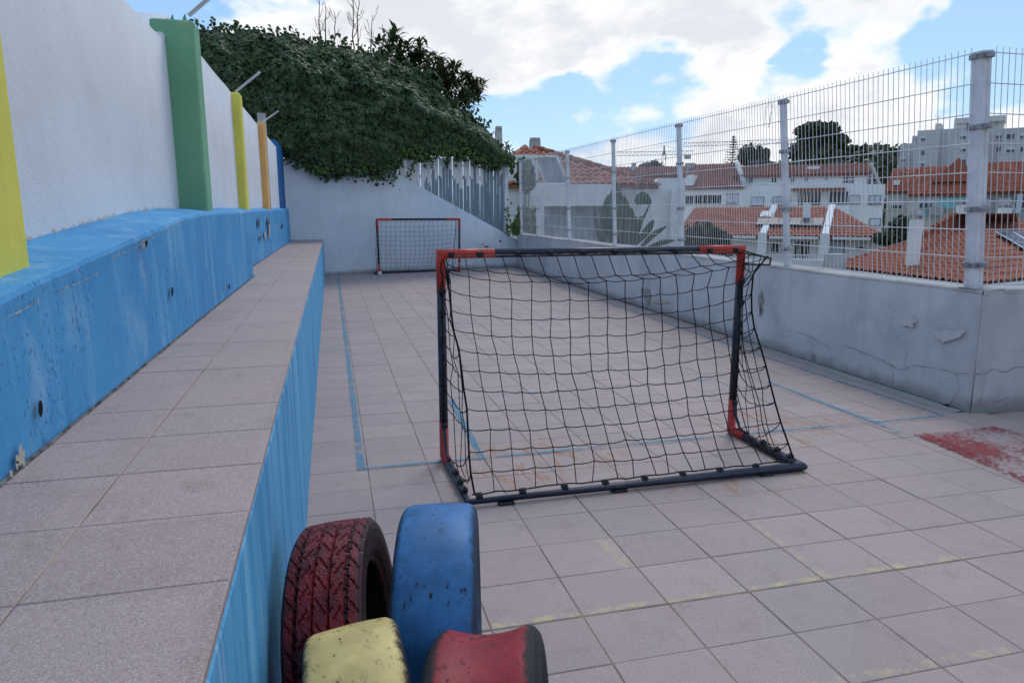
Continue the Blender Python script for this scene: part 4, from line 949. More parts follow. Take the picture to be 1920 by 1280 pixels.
# loose shoots that break the outline, and younger leaves along the lower edge
cs, ns_ = [], []
for i in range(len(ivs)):
    a_, b_ = ivs[i], ivs[(i+1) % len(ivs)]; L_ = np.linalg.norm(b_-a_)
    for t in rng.random(int(L_*16)):
        p2 = a_+(b_-a_)*t; c0 = FA+FD*p2[0]+FN*(float(np.interp(p2[1], [2.2, 3.1, 4.0], [-.15, .1, .35]))+rng.normal(0, .1)); c0[2] = p2[1]; out = np.array((b_[1]-a_[1], -(b_[0]-a_[0])))/L_; out = out if not inside(ivs, (p2+out*.05)[None])[0] else -out
        ln_ = rng.uniform(.02, .2)*(1.5 if rng.random() < .2 else .8)
        for k in range(int(4+ln_*30)): f = rng.random()*ln_; q2 = c0+FD*out[0]*f; q2[2] += out[1]*f; cs.append(q2+rng.normal(0, .045, 3)); ns_.append(rng.normal(0, .6, 3)+np.array((0, -.8, .3)))
stuff(under(obj('edge_leaves', leaf_mesh(np.array(cs), np.array(ns_), rng.uniform(.06, .12, len(cs)), .85), L_IVY), hedge))
low = [(600, 318), (640, 322), (690, 314), (716, 320), (745, 312), (765, 300), (790, 294), (820, 288), (850, 290), (880, 286), (905, 300), (935, 304)]
cs, ns_ = [], []
for px, py in low*5:
    c0 = far(px+rng.normal(0, 14), py+rng.normal(-8, 7), -.25)
    for _ in range(9): cs.append(c0+np.array((rng.normal(0, .09), rng.normal(0, .08), rng.normal(0, .07)))); ns_.append((rng.normal(0, .4), -1, rng.normal(.3, .4)))
stuff(under(obj('young_ivy_leaves', leaf_mesh(np.array(cs), np.array(ns_), rng.uniform(.06, .10, len(cs)), .9), L_IVYB), hedge))
q = MB(); cs, ns_ = [], []
for px, py, L_ in ((745, 312, 38), (772, 300, 32), (636, 318, 18), (700, 318, 20), (560, 300, 16), (860, 290, 20), (800, 290, 24)):
    p = far(px, py, -.02); pts = [p]
    for k in range(int(L_/6)): p = p+np.array((rng.normal(0, .03), rng.normal(0, .012), -6/F_PX*16.5)); pts.append(p); cs += [p+rng.normal(0, .04, 3)+np.array((0, -.03, 0)) for _ in range(4)]; ns_ += [(rng.normal(0, .4), -1, .3) for _ in range(4)]
    q = MB(); q.tube(pts, .006, 4, False); under(q.build('trailing_stem', MATS['bark']), hedge)
stuff(under(obj('trailing_leaves', leaf_mesh(np.array(cs), np.array(ns_), rng.uniform(.05, .08, len(cs)), .9), L_IVYB), hedge))
# small creeper on the parapet corner
cr = empty('corner_creeper', tuple(far(966, 438, -.1))); tag(cr, 'small bright green creeper on the parapet corner by the fence end', 'plant')
cs = np.array([far(964+rng.normal(0, 6), 428+rng.normal(0, 5.5), -.2)+rng.normal(0, .06, 3) for _ in range(150)]+[far(952+rng.normal(0, 4), 400-k*3+rng.normal(0, 4), -.08) for k in range(-6, 8)]); ns_ = rng.normal(size=cs.shape)*.5+np.array((0, -1, .4))
stuff(under(obj('leaves', leaf_mesh(cs, ns_, rng.uniform(.05, .09, len(cs)), .9), L_IVYB), cr)); q = MB(); q.tube([far(955, 440, -.02), far(958, 425, -.05), far(953, 405, -.03), far(951, 385, -.03)], .006, 5, False); under(q.build('stem', MATS['bark']), cr)

def long_leaves(base, dirs, ln, wd):
    """strap leaves: base points, directions, lengths"""
    V, Fc = [], []
    for b_, d, l_ in zip(base, dirs, ln):
        d = d/np.linalg.norm(d); sd_ = np.cross(d, (0, 0, 1)); sd_ = sd_/(np.linalg.norm(sd_)+1e-6); up = np.cross(sd_, d); k = len(V); w = l_*wd
        V += [b_, b_+d*l_*.5+sd_*w+up*l_*.08, b_+d*l_*.55+up*l_*.03, b_+d*l_*.5-sd_*w+up*l_*.08, b_+d*l_-up*l_*.12]
        Fc += [(k, k+1, k+2), (k, k+2, k+3), (k+1, k+4, k+2), (k+2, k+4, k+3)]
    q = MB(); q.add(V, Fc); return q
def rosette_tree(root, tips, origin, leafn, ln, mat, wd=.16, r0=.06):
    q = MB(); B, D_, L_ = [], [], []; tips = list(tips); hubs = [tips[k] for k in range(0, len(tips), 7)]
    hubs = [lerp(origin, h_, .62) for h_ in hubs]
    for h_ in hubs: q.tube([origin, lerp(origin, h_, .5)+np.array((rng.normal(0, .05), 0, -.06)), h_], [r0, r0*.6, r0*.35], 6)
    for t in tips:
        h_ = min(hubs, key=lambda g: np.linalg.norm(g-t)); q.tube([h_, lerp(h_, t, .5)+rng.normal(0, .05, 3), t], [r0*.3, r0*.2, .008], 5)
        for _ in range(leafn):
            a = rng.uniform(0, 2*math.pi); el = rng.uniform(-.5, 1.1); dr = np.array((math.cos(a)*math.cos(el), math.sin(a)*math.cos(el), math.sin(el)))
            B.append(t+rng.normal(0, .05, 3)); D_.append(dr); L_.append(rng.uniform(.6, 1.15)*ln)
    under(q.build('branches', MATS['bark']), root); stuff(under(long_leaves(B, D_, L_, wd).build('leaves', mat), root))
lo_tips = []
lq = [(735, 72), (722, 92), (752, 95), (770, 82), (778, 110), (745, 118), (765, 130), (795, 112), (800, 135), (820, 122), (835, 130), (822, 150), (845, 148), (860, 152), (880, 150), (888, 158), (872, 172), (890, 175), (850, 178), (830, 172), (805, 160), (790, 150), (845, 195), (860, 188), (820, 190), (775, 145), (880, 180), (710, 110), (812, 140), (785, 125)]
loq = empty('loquat_tree', tuple(far(800, 330, 1.2)*np.array((1, 1, 0)))); tag(loq, 'dark broad leaved loquat tree rising behind the ivy hedge', 'tree')
for px, py in lq: lo_tips += [far(px+rng.normal(0, 7), py+rng.normal(3, 7), 1.2+rng.normal(0, .35)) for _ in range(3)]
oc_ = far(800, 240, 1.3)
rosette_tree(loq, lo_tips, oc_, 24, .30, L_LOQ); q = MB(); q.tube([oc_*np.array((1, 1, 0)), oc_*np.array((1, 1, .5)), oc_], [.13, .10, .07], 8); under(q.build('trunk', MATS['bark']), loq)
sh = empty('leafy_shrub', tuple(far(950, 330, .6))); tag(sh, 'spiky leaved green shrub at the right end of the ivy hedge', 'shrub')
rosette_tree(sh, [far(px, py, .25+rng.normal(0, .15)) for px, py in ((935, 285), (950, 280), (955, 295), (945, 300), (960, 300), (930, 298), (940, 292))], far(945, 312, .4), 16, .2, L_LOQ, .17, .02)
def sapling(px, ytop, ybase, label, n=5, off=1.0, lean=0):
    root = empty('bare_sapling', tuple(far(px, ybase+60, off))); tag(root, label, 'sapling', 'bare saplings behind the ivy')
    q = MB(); a, b2 = far(px, ybase+60, off), far(px+lean, ytop, off); pts = [lerp(a, b2, t)+np.array((rng.normal(0, .015), 0, 0)) for t in np.linspace(0, 1, 9)]; q.tube(pts, list(np.linspace(.024, .006, 9)), 5); under(q.build('trunk', MATS['bark']), root)
    for k in range(n):
        t = rng.uniform(.45, .95); p = lerp(a, b2, t); sgn = 1 if k % 2 else -1; e = p+np.array((sgn*rng.uniform(.06, .2), rng.normal(0, .08), rng.uniform(.15, .4))); h = MB(); h.tube([p, lerp(p, e, .5)+np.array((sgn*.02, 0, -.02)), e], [.008, .006, .003], 4)
        for _ in range(2): t2 = rng.uniform(.4, .9); p2 = lerp(p, e, t2); h.tube([p2, p2+np.array((sgn*rng.uniform(.02, .1), 0, rng.uniform(.05, .14)))], [.004, .002], 4, False)
        under(h.build('branch', MATS['bark']), root)
for a in ((600, -10, 80, 'leftmost bare sapling above the ivy', 6), (611, 5, 80, 'thin bare sapling just right of the leftmost one', 3), (628, 22, 85, 'short bare sapling with fine twigs', 7), (662, -20, 95, 'tallest bare sapling with paired stems', 9), (672, -15, 95, 'bare sapling close beside the tallest one', 8), (690, 28, 110, 'leaning bare sapling next to the loquat tree', 5, 1.0, 10), (730, 45, 110, 'rightmost bare sapling above the loquat leaves', 4, 1.0, -12)): sapling(*a)

# ------------------------------------------------------------------ the town behind the fence
def m_roof(c1, c2, c3):
    def fn(nt, b):
        r = nt.island(); p = nt.pos()
        c = nt.mix(r, c1, c2); c = nt.mix(nt.math('MULTIPLY', nt.step(nt.noise(p, .8, 6, .65), .45, .7), .6), c, c3)
        return {'color': c}
    return fn
material('orange roof tile', m_roof((0.30, 0.11, 0.07), (0.40, 0.155, 0.10), (0.24, 0.09, 0.06)), .8, .2)
material('brown roof tile', m_roof((0.20, 0.085, 0.07), (0.28, 0.12, 0.095), (0.15, 0.07, 0.06)), .85, .15)
material('red brown roof tile', m_roof((0.24, 0.075, 0.045), (0.33, 0.11, 0.07), (0.15, 0.055, 0.04)), .85, .15)
material('white house render', m_plaster((0.76, 0.765, 0.74), (0.82, 0.82, 0.80), (0.60, 0.61, 0.60), .25, .2, .2), .85, .2)
material('cream house render', m_plaster((0.58, 0.58, 0.51), (0.64, 0.63, 0.56), (0.42, 0.42, 0.38), .35, .2, .25), .85, .2)
material('grey house render', m_plaster((0.36, 0.36, 0.36), (0.42, 0.42, 0.41), (0.27, 0.27, 0.27), .4, .2, .3), .85, .2)
def m_block(nt, b):
    p = nt.pos(); z = nt.sep(p)[2]
    c = nt.mix(nt.step(nt.noise(p, .12, 4), .35, .65), (0.48, 0.475, 0.48), (0.57, 0.56, 0.56))
    ln = nt.math('LESS_THAN', nt.math('FRACT', nt.math('DIVIDE', z, .95)), .12)
    return {'color': nt.mix(nt.math('MULTIPLY', ln, .35), c, (0.25, 0.25, 0.26))}
material('grey block cladding', m_block, .85, .2)
plain('window glass', (0.035, 0.045, 0.055), .12, .6, var=.4, scale=.4); plain('roller shutter', (0.60, 0.64, 0.71), .6, .3, var=.06); plain('window surround', (0.26, 0.26, 0.27), .7, .2, var=.1); plain('window frame white', (0.74, 0.74, 0.74), .5, .35, var=.05)
plain('solar glass', (0.03, 0.04, 0.07), .45, .3, var=.2, scale=2); plain('aqua awning', (0.24, 0.50, 0.52), .7, .2, var=.1); plain('grey curtain', (0.36, 0.40, 0.43), .7, .2, var=.1, scale=2); plain('crane paint', (0.45, 0.43, 0.42), .6, .3)
plain('grey parapet', (0.50, 0.50, 0.49), .85, .2, var=.15, scale=1.5)

def poly_in(poly, u, v):
    r = False; n = len(poly)
    for i in range(n):
        x1, y1 = poly[i]; x2, y2 = poly[(i+1) % n]
        if (y1 > v) != (y2 > v) and u < (x2-x1)*(v-y1)/(y2-y1)+x1: r = not r
    return r
def roof_plane(poly3, parent, mat, tw=.22, tl=.36, thick=.12, pieces=0, name='roof'):
    """tiled slope on a planar polygon: poly3[0]->poly3[1] is the eave"""
    P = [np.array(p, float) for p in poly3]; eu = P[1]-P[0]; eu /= np.linalg.norm(eu)
    nrm = None
    for p in P[2:]:
        c = np.cross(eu, p-P[0])
        if np.linalg.norm(c) > .3: nrm = c/np.linalg.norm(c); break
    if nrm[2] < 0: nrm = -nrm
    ev = np.cross(nrm, eu)
    if ev[2] < 0: ev = -ev
    uv = [(np.dot(p-P[0], eu), np.dot(p-P[0], ev)) for p in P]; umin, umax = min(a for a, _ in uv), max(a for a, _ in uv); vmax = max(b for _, b in uv)
    base = MB(); flat = [P[0]+eu*a+ev*b2-nrm*.02 for a, b2 in uv]; base.extrude(flat, -nrm*thick); ro = base.build(name, MATS[mat]); fixnormals(ro); ro = under(ro, parent)
    tilem = MB(); w = tw; K = 5      # one curved pan: a shallow S across, lip at the lower edge
    prof_ = [(-.5, .0), (-.28, .035), (-.05, .04), (.15, .005), (.32, -.012), (.5, .0)]
    vv = [];
    for vv_, lift in ((0, .035), (1.12, .0)):
        for a, h in prof_: vv.append((a*tw*1.02, vv_*tl, h*tw/.22+lift))
    n6 = len(prof_)
    for a, h in prof_: vv.append((a*tw*1.02, 0, h*tw/.22+.008))
    tf = [(i, i+1, n6+i+1, n6+i) for i in range(n6-1)]+[(2*n6+i, 2*n6+i+1, i+1, i) for i in range(n6-1)]
    tilem.add(vv, tf, False); spots_ = []
    nu_ = int((umax-umin)/tw)+1; nv_ = int(vmax/tl)+1
    for a in range(nu_):
        for b2 in range(nv_):
            u, v = umin+(a+.5)*tw, b2*tl
            if poly_in(uv, u, v+tl*.5): spots_.append((u, v))
    M3 = np.stack([eu, ev, nrm], 1)
    def dist(s2): return np.linalg.norm(P[0]+eu*s2[0]+ev*s2[1]-CAM)
    spots_.sort(key=dist); joined = MB()
    me = None
    for k, (u, v) in enumerate(spots_):
        if k < pieces:
            if me is None: me = tilem.mesh('roof_tile'); me.materials.append(MATS[mat])
            o = obj('roof_tile', me, None, ro); o.matrix_basis = Matrix([[*M3[r_], 0] for r_ in range(3)]+[[0, 0, 0, 1]]); o.location = Vector(P[0]+eu*u+ev*v)
        else:
            O = P[0]+eu*u+ev*v+nrm*random.uniform(-.006, .006); joined.add([O+M3@np.array(p) for p in tilem.v], tilem.f)
    if joined.v: stuff(joined.build('roof_tiles', MATS[mat], ro))
    return ro
def ridge_cap(a, b2, parent, mat, r=.11):
    q = MB(); n = max(2, int(np.linalg.norm(np.array(b2)-np.array(a))/.42)); pts = []
    for k in range(n): q.tube([lerp(a, b2, k/n), lerp(a, b2, (k+1.06)/n)], [r*1.12, r*.92], 7)
    return under(q.build('ridge_cap', MATS[mat]), parent)
class Fac:
    """a facade plane standing at a chosen distance; pixel coordinates give the places of its openings"""
    def __init__(s, pxc, dist, turn=0.0, name='house', label='', cat='house', group=None, gz=-9.0):
        d = ray(pxc, 396); d = d/np.linalg.norm(d[:2]); s.C = CAM+d*dist; s.C[2] = 0
        h = np.array((d[0], d[1], 0)); h /= np.linalg.norm(h); c, sn = math.cos(turn), math.sin(turn)
        s.ey = np.array((h[0]*c-h[1]*sn, h[0]*sn+h[1]*c, 0)); s.ex = np.array((s.ey[1], -s.ey[0], 0)); s.gz = gz
        s.root = empty(name, (s.C[0], s.C[1], gz)); tag(s.root, label, cat, group)
    def uz(s, px, py, w=0.0):
        p = on_plane(px, py, s.C+s.ey*w, s.ey); return float(np.dot(p-s.C, s.ex)), float(p[2])
    def W(s, u, w, z): return s.C+s.ex*u+s.ey*w+np.array((0, 0, z))
    def box(s, name, u0, u1, w0, w1, z0, z1, mat, parent=None):
        q = MB(); c = [s.W(u, w, z) for z in (z0, z1) for u, w in ((u0, w0), (u1, w0), (u1, w1), (u0, w1))]
        q.add(c, [(3,2,1,0),(4,5,6,7),(0,1,5,4),(1,2,6,5),(2,3,7,6),(3,0,4,7)]); o = q.build(name, MATS[mat])
        if parent is None: return under(o, s.root)
        o.parent = parent; return o
    def px(s, name, x0, y0, x1, y1, w0, w1, mat, parent=None, wp=None):
        wp = w0 if wp is None else wp; u0, z1 = s.uz(x0, y0, wp); u1, z0 = s.uz(x1, y1, wp); ua, za = s.uz(x0, y1, wp)
        return s.box(name, min(u0, ua), u1, w0, w1, z0, z1, mat, parent)
    def window(s, x0, y0, x1, y1, shut=1.0, n=2, w=0.0, depth=.12, sill=True):
        u0, z1 = s.uz(x0, y0, w); u1, z0 = s.uz(x1, y1, w); f = .06; q = MB()
        def add(a, b2, c, d_, wa, wb): 
            cc = [s.W(u, ww_, z) for z in (c, d_) for u, ww_ in ((a, wa), (b2, wa), (b2, wb), (a, wb))]; q.add(cc, [(3,2,1,0),(4,5,6,7),(0,1,5,4),(1,2,6,5),(2,3,7,6),(3,0,4,7)])
        add(u0, u0+f, z0, z1, w-.03, w+depth); add(u1-f, u1, z0, z1, w-.03, w+depth); add(u0+f, u1-f, z1-f, z1, w-.03, w+depth); add(u0-(.06 if sill else 0), u1+(.06 if sill else 0), z0-f*.6, z0+f*.6, w-.08 if sill else w-.03, w+depth)
        for k in range(1, n): a = u0+(u1-u0)*k/n; add(a-f*.4, a+f*.4, z0+f, z1-f, w-.022, w+depth)
        o = under(q.build('window', MATS['window surround' if shut > .9 else 'window frame white']), s.root)
        s.box('pane', u0+f, u1-f, w-.008, w+.01, z0+f*.6, z1-f, 'window glass', o)
        if shut > 0: s.box('shutter', u0+f, u1-f, w-.02, w-.0085, z1-f-(z1-z0-2*f)*shut, z1-f, 'roller shutter', o)
        return o

# --- house with the corrugated awning, nearest behind the fence end
A = Fac(1060, 23, 0.12, 'awning_house', 'white house with corrugated awning and orange hipped roof behind the fence end')
e0, e1 = A.W(A.uz(945, 345)[0], .3, A.uz(945, 345)[1]), A.W(A.uz(1200, 345)[0], .3, A.uz(1200, 345)[1])
rid = [on_plane(*p, A.C+A.ey*3.6, A.ey) for p in ((1003, 277), (985, 277))]
def fit_plane(p0, p1, p2, pts): n = np.cross(p1-p0, p2-p0); return [on_plane(*p, p0, n) for p in pts]
rp = fit_plane(e0, e1, rid[0], ((1185, 331), (1105, 314), (1040, 292), (1003, 277), (985, 277), (962, 294)))
roof_plane([e0, e1]+rp, A.root, 'orange roof tile', .24, .38); ridge_cap(rp[0], rp[3], A.root, 'orange roof tile'); ridge_cap(rp[4], rp[5], A.root, 'orange roof tile')
A.px('parapet', 995, 345, 1158, 386, 0, .25, 'white house render'); A.box('wall', A.uz(960, 390)[0], A.uz(1158, 390)[0], 1.6, 1.9, -9, A.uz(1000, 350)[1], 'grey parapet')
A.px('column', 1008, 386, 1020, 470, 0, .3, 'white house render'); A.px('side_wall', 950, 290, 1008, 520, .5, .8, 'white house render')
def folds(fac, x0, y0, x1, y1, w, mat, name, per=.13, amp=.05, parent=None, skew=0.0):
    u0, z1 = fac.uz(x0, y0, w); u1, z0 = fac.uz(x1, y1, w); n = int((u1-u0)/per*4); q = MB(); vv = []
    for i in range(n+1):
        u = u0+(u1-u0)*i/n; ww_ = w+amp*math.sin(2*math.pi*i/4+.3); vv += [fac.W(u+skew, ww_, z0), fac.W(u, ww_, z1)]
    q.add(vv, [(2*i, 2*i+2, 2*i+3, 2*i+1) for i in range(n)], True); return under(q.build(name, MATS[mat]), fac.root)
folds(A, 1020, 387, 1160, 475, .5, 'grey curtain', 'corrugated_curtain', .2)
q = MB(); pts = [on_plane(*p, A.C-A.ey*(.3 if i < 2 else -1.2), A.ey) for i, p in enumerate(((1015, 345), (1063, 345), (1043, 294), (1010, 296)))]
folds(A, 1008, 294, 1050, 345, .25, 'grey curtain', 'corrugated_awning', .3, .05, skew=.3)
for a, b2 in (((1008, 294), (1044, 294)), ((1044, 294), (1064, 345)), ((1010, 310), (1022, 345)), ((1008, 345), (1064, 345))):
    q = MB(); q.tube([on_plane(*a, A.C+A.ey*.1, A.ey), on_plane(*b2, A.C+A.ey*.1, A.ey)], .035, 6); under(q.build('awning_bar', MATS['window frame white']), A.root)
B_ = Fac(1215, 25, .05, 'flat_roofed_annex', 'plain white annex behind the banana plant')
B_.px('wall', 1152, 347, 1232, 500, 0, 3, 'white house render'); B_.px('side_wall', 1232, 334, 1278, 500, .8, 3.5, 'white house render'); B_.px('downpipe', 1259, 354, 1266, 500, .6, .72, 'window frame white')
rp = [B_.W(B_.uz(1186, 346)[0], -.15, B_.uz(1186, 346)[1]), B_.W(B_.uz(1234, 347)[0], -.15, B_.uz(1234, 347)[1]), B_.W(B_.uz(1228, 338)[0], .6, B_.uz(1228, 336)[1]), B_.W(B_.uz(1190, 337)[0], .6, B_.uz(1190, 336)[1])]
roof_plane(rp, B_.root, 'brown roof tile', .24, .3)
for k, (x0, y0, x1, y1, lab, tilt) in enumerate(((991, 262, 1017, 292, 'weathered white chimney standing over the orange hipped roof', 0), (928, 240, 944, 300, 'pale chimney half hidden by the ivy hedge', 0))):
    ch = Fac((x0+x1)/2, 27+2*k, .1, 'chimney', lab, 'chimney', gz=2.0); u0, z1 = ch.uz(x0, y0); u1, z0 = ch.uz(x1, y1); q = MB(); c = [ch.W(u*1.0, w, z0-1) for u, w in ((u0, 0), (u1, 0), (u1, .5), (u0, .5))]+[ch.W(lerp([u], [(u0+u1)/2], .25)[0], w, z1) for u, w in ((u0, .08), (u1, .08), (u1, .42), (u0, .42))]
    q.add(c, [(3,2,1,0),(4,5,6,7),(0,1,5,4),(1,2,6,5),(2,3,7,6),(3,0,4,7)]); under(q.build('stack', MATS['concrete coping']), ch.root); ch.box('cap', lerp([u0], [u1], .16)[0], lerp([u0], [u1], .84)[0], .04, .46, z1, z1+.08, 'concrete coping')

G_ = Fac(1225, 46, .0, 'garden_house', 'low white house with long brown roof between annex and terrace')
G_.box('wall', G_.uz(1150, 335)[0], G_.uz(1284, 335)[0], 0, 6, -9, G_.uz(1225, 330)[1], 'white house render')
z0 = G_.uz(1225, 331)[1]; roof_plane([G_.W(G_.uz(1140, 330)[0], -.3, z0), G_.W(G_.uz(1286, 330)[0], -.3, z0), G_.W(G_.uz(1286, 330)[0], 3.2, G_.uz(1225, 313, 3.2)[1]), G_.W(G_.uz(1140, 330)[0], 3.2, G_.uz(1225, 315, 3.2)[1])], G_.root, 'brown roof tile', .26, .4)
G_.window(1262, 336, 1276, 348, shut=.4, n=2); G_.px('chimney', 1184, 306, 1192, 320, 2, 2.6, 'grey parapet', wp=2)
# --- long white terrace, upper row
T_ = Fac(1480, 54, -.06, 'upper_terrace', 'long white terrace of houses with brown roofs and shuttered windows')
u0, z1 = T_.uz(1282, 352); u1, _ = T_.uz(1662, 330)
T_.box('wall', u0, u1, 0, 8, -9, T_.uz(1480, 348)[1], 'white house render')
T_.box('upper_wall', T_.uz(1385, 330)[0], T_.uz(1640, 320)[0], 1.2, 8, T_.uz(1480, 350)[1]-.1, T_.uz(1480, 327)[1], 'white house render')
ez = T_.uz(1400, 329)[1]; rz_ = ez+.9
roof_plane([T_.W(T_.uz(1372, 328)[0], .8, ez), T_.W(T_.uz(1633, 325)[0], .8, ez), T_.W(T_.uz(1633, 325)[0], 4.4, rz_), T_.W(T_.uz(1372, 325)[0], 4.4, rz_)], T_.root, 'brown roof tile', .26, .4)
ez2 = T_.uz(1330, 352)[1]
roof_plane([T_.W(u0-.2, -.3, ez2), T_.W(T_.uz(1395, 350)[0], -.3, ez2), T_.W(T_.uz(1368, 310)[0], 3.5, T_.uz(1368, 309, 3.5)[1]), T_.W(u0-.2, 3.5, T_.uz(1368, 309, 3.5)[1])], T_.root, 'brown roof tile', .26, .4)
q = MB(); q.tube([T_.W(T_.uz(1396, 350)[0], -.3, ez2+.1), T_.W(T_.uz(1369, 310)[0], 3.5, T_.uz(1368, 309, 3.5)[1]+.1)], .22, 4); under(q.build('gable_coping', MATS['grey parapet']), T_.root)
q = MB(); q.tube([T_.W(T_.uz(1632, 318)[0], 1.0, ez+.7), T_.W(T_.uz(1668, 352)[0], 1.0, ez-2.0)], .12, 4); under(q.build('gable_coping', MATS['grey parapet']), T_.root)
T_.px('chimney', 1514, 312, 1536, 326, 2.5, 3.4, 'white house render', wp=2.5); T_.px('chimney', 1284, 306, 1300, 322, 3.0, 3.8, 'grey house render', wp=3.0); T_.px('dormer', 1286, 328, 1300, 348, -.1, 2, 'white house render', wp=-.1)
for a in ((1404, 331, 1412, 345), (1446, 332, 1457, 343), (1482, 332, 1490, 343), (1508, 332, 1516, 341), (1545, 331, 1553, 339)): T_.window(*a, shut=0, n=2, w=1.18, sill=False)
T_.window(1580, 331, 1602, 344, shut=0, n=4, w=1.18, sill=False); T_.px('doorway', 1627, 331, 1632, 349, 1.15, 1.25, 'window glass')
for a in ((1362, 363, 1385, 383), (1408, 369, 1432, 388), (1450, 368, 1470, 388), (1592, 366, 1612, 382), (1629, 366, 1651, 383)): T_.window(*a, shut=.93, n=2)
T_.window(1300, 365, 1353, 383, shut=0, n=6); T_.window(1496, 358, 1539, 386, shut=0, n=7); T_.window(1555, 358, 1590, 385, shut=0, n=5); T_.window(1284, 366, 1302, 384, shut=0, n=2)
T_.window(1630, 409, 1651, 425, shut=.95, n=1); T_.px('air_conditioner', 1427, 345, 1434, 350, .9, 1.19, 'window frame white'); T_.px('canopy', 1485, 354, 1585, 357, -.9, .0, 'red brown roof tile', wp=0); T_.px('balcony_wall', 1487, 386, 1591, 403, -.8, -.6, 'white house render', wp=-.6); T_.px('air_conditioner', 1560, 388, 1566, 396, -1.0, -.81, 'bare plaster', wp=-.8)
q = MB()
for k in range(16): q.tube([T_.W(T_.uz(1395+k*3.4, 343)[0], .3, T_.uz(1395, 344)[1]), T_.W(T_.uz(1395+k*3.4, 343)[0], .3, T_.uz(1395, 350)[1])], .02, 4, False)
q.tube([T_.W(T_.uz(1395, 343)[0], .3, T_.uz(1395, 344)[1]), T_.W(T_.uz(1448, 343)[0], .3, T_.uz(1395, 344)[1])], .03, 4); under(q.build('railing', MATS['window frame white']), T_.root)

# --- lower row of white houses with orange roofs
Lr = Fac(1480, 37, -.10, 'lower_terrace', 'lower row of white houses with orange roofs, skylight and solar panels')
uL, _ = Lr.uz(1270, 440); uM = Lr.uz(1432, 440)[0]; uN = Lr.uz(1548, 440)[0]; uR = Lr.uz(1655, 440)[0]; zE = Lr.uz(1480, 442)[1]; zR = zE+1.35; run = 3.6
Lr.box('wall', uL, uM, 0.2, 7, -9, zE-.1, 'white house render'); Lr.box('wall', uM+.02, uN, 0.5, 7, -9, zE-.1, 'white house render'); Lr.box('wall', uN+.02, uR, .35, 7, -9, zE-.1, 'white house render')
roof_plane([Lr.W(uL, -.25, zE), Lr.W(uM-.15, -.25, zE), Lr.W(uM-.15, run, zR), Lr.W(uL, run, zR)], Lr.root, 'orange roof tile', .24, .38)
roof_plane([Lr.W(uM+.15, -.2, zE), Lr.W(uN-.15, -.2, zE), Lr.W(uN-.15, run, zR), Lr.W(uM+.15, run, zR)], Lr.root, 'orange roof tile', .24, .38)
roof_plane([Lr.W(uN+.15, -.2, zE), Lr.W(uR+.3, -.2, zE), Lr.W(uR-2.2, run, zR), Lr.W(uN+.15, run, zR)], Lr.root, 'orange roof tile', .24, .38)
for u in (uM, uN):
    q = MB(); c = [(u-.15, -.35, zE+.12), (u+.15, -.35, zE+.12), (u+.15, run, zR+.18), (u-.15, run, zR+.18), (u-.15, -.35, zE-.6), (u+.15, -.35, zE-.6), (u+.15, run, zE-.6), (u-.15, run, zE-.6)]
    q.add([Lr.W(*p) for p in c], [(0, 1, 2, 3), (4, 5, 1, 0), (5, 6, 2, 1), (7, 4, 0, 3), (6, 7, 3, 2)]); under(q.build('fire_wall', MATS['white house render']), Lr.root); Lr.box('fire_wall_end', u-.2, u+.2, -.55, -.355, -9, zE+.14, 'white house render')
for a, b2 in ((uL, uM-.32), (uM+.32, uN-.32), (uN+.32, uR+.3)): Lr.box('gutter', a, b2, -.42, -.28, zE-.14, zE-.02, 'window frame white')
ev_ = np.array((0, run, zR-zE)); ev_ = ev_/np.linalg.norm(ev_)
def roof_box(name, x0, y0, x1, y1, mat, h=.08):
    n = np.cross(Lr.ex, Lr.ey*ev_[1]+np.array((0, 0, ev_[2]))); p0 = Lr.W(0, -.2, zE); pts = [on_plane(*p, p0+n*.1, n) for p in ((x0, y1), (x1, y1), (x1, y0), (x0, y0))]
    u0, u1 = np.dot(pts[0]-Lr.C, Lr.ex), np.dot(pts[1]-Lr.C, Lr.ex); wa, wb = np.dot(pts[0]-Lr.C, Lr.ey), np.dot(pts[3]-Lr.C, Lr.ey); nn = n if n[2] > 0 else -n
    zz2 = lambda w: zE+(w+.2)*ev_[2]/ev_[1]+.1
    q = MB(); q.extrude([Lr.W(u0, wa, zz2(wa)), Lr.W(u1, wa, zz2(wa)), Lr.W(u1, wb, zz2(wb)), Lr.W(u0, wb, zz2(wb))], nn*h); o = q.build(name, MATS[mat]); fixnormals(o); return under(o, Lr.root)
roof_box('skylight', 1424, 399, 1446, 410, 'window glass', .12); roof_box('skylight_glass', 1430, 401, 1443, 408, 'roller shutter', .14)
for k in range(6): roof_box('solar_panel', 1417+k*21, 411, 1437+k*21, 423, 'solar glass')
Lr.px('chimney', 1506, 380, 1517, 412, 1.6, 2.3, 'white house render', wp=1.6)
Lr.window(1445, 452, 1462, 474, shut=0, n=2, w=.5); Lr.window(1489, 450, 1518, 486, shut=0, n=3, w=.5, sill=False); Lr.window(1606, 449, 1622, 467, shut=.85, n=1, w=.35); Lr.window(1556, 450, 1582, 490, shut=1, n=1, w=.35, sill=False)
Lr.px('terrace_wall', 1440, 492, 1560, 520, -3, -2.8, 'white house render', wp=-3); Lr.px('terrace_wall', 1485, 486, 1545, 512, -4, -3.8, 'white house render', wp=-4)
q = MB()
for k in range(26): a = 1435+k*4.5; q.tube([on_plane(a, 478, Lr.C-Lr.ey*2.9, Lr.ey), on_plane(a, 492, Lr.C-Lr.ey*2.9, Lr.ey)], .02, 4, False)
q.tube([on_plane(1435, 478, Lr.C-Lr.ey*2.9, Lr.ey), on_plane(1548, 478, Lr.C-Lr.ey*2.9, Lr.ey)], .03, 4); under(q.build('railing', MATS['window frame white']), Lr.root)

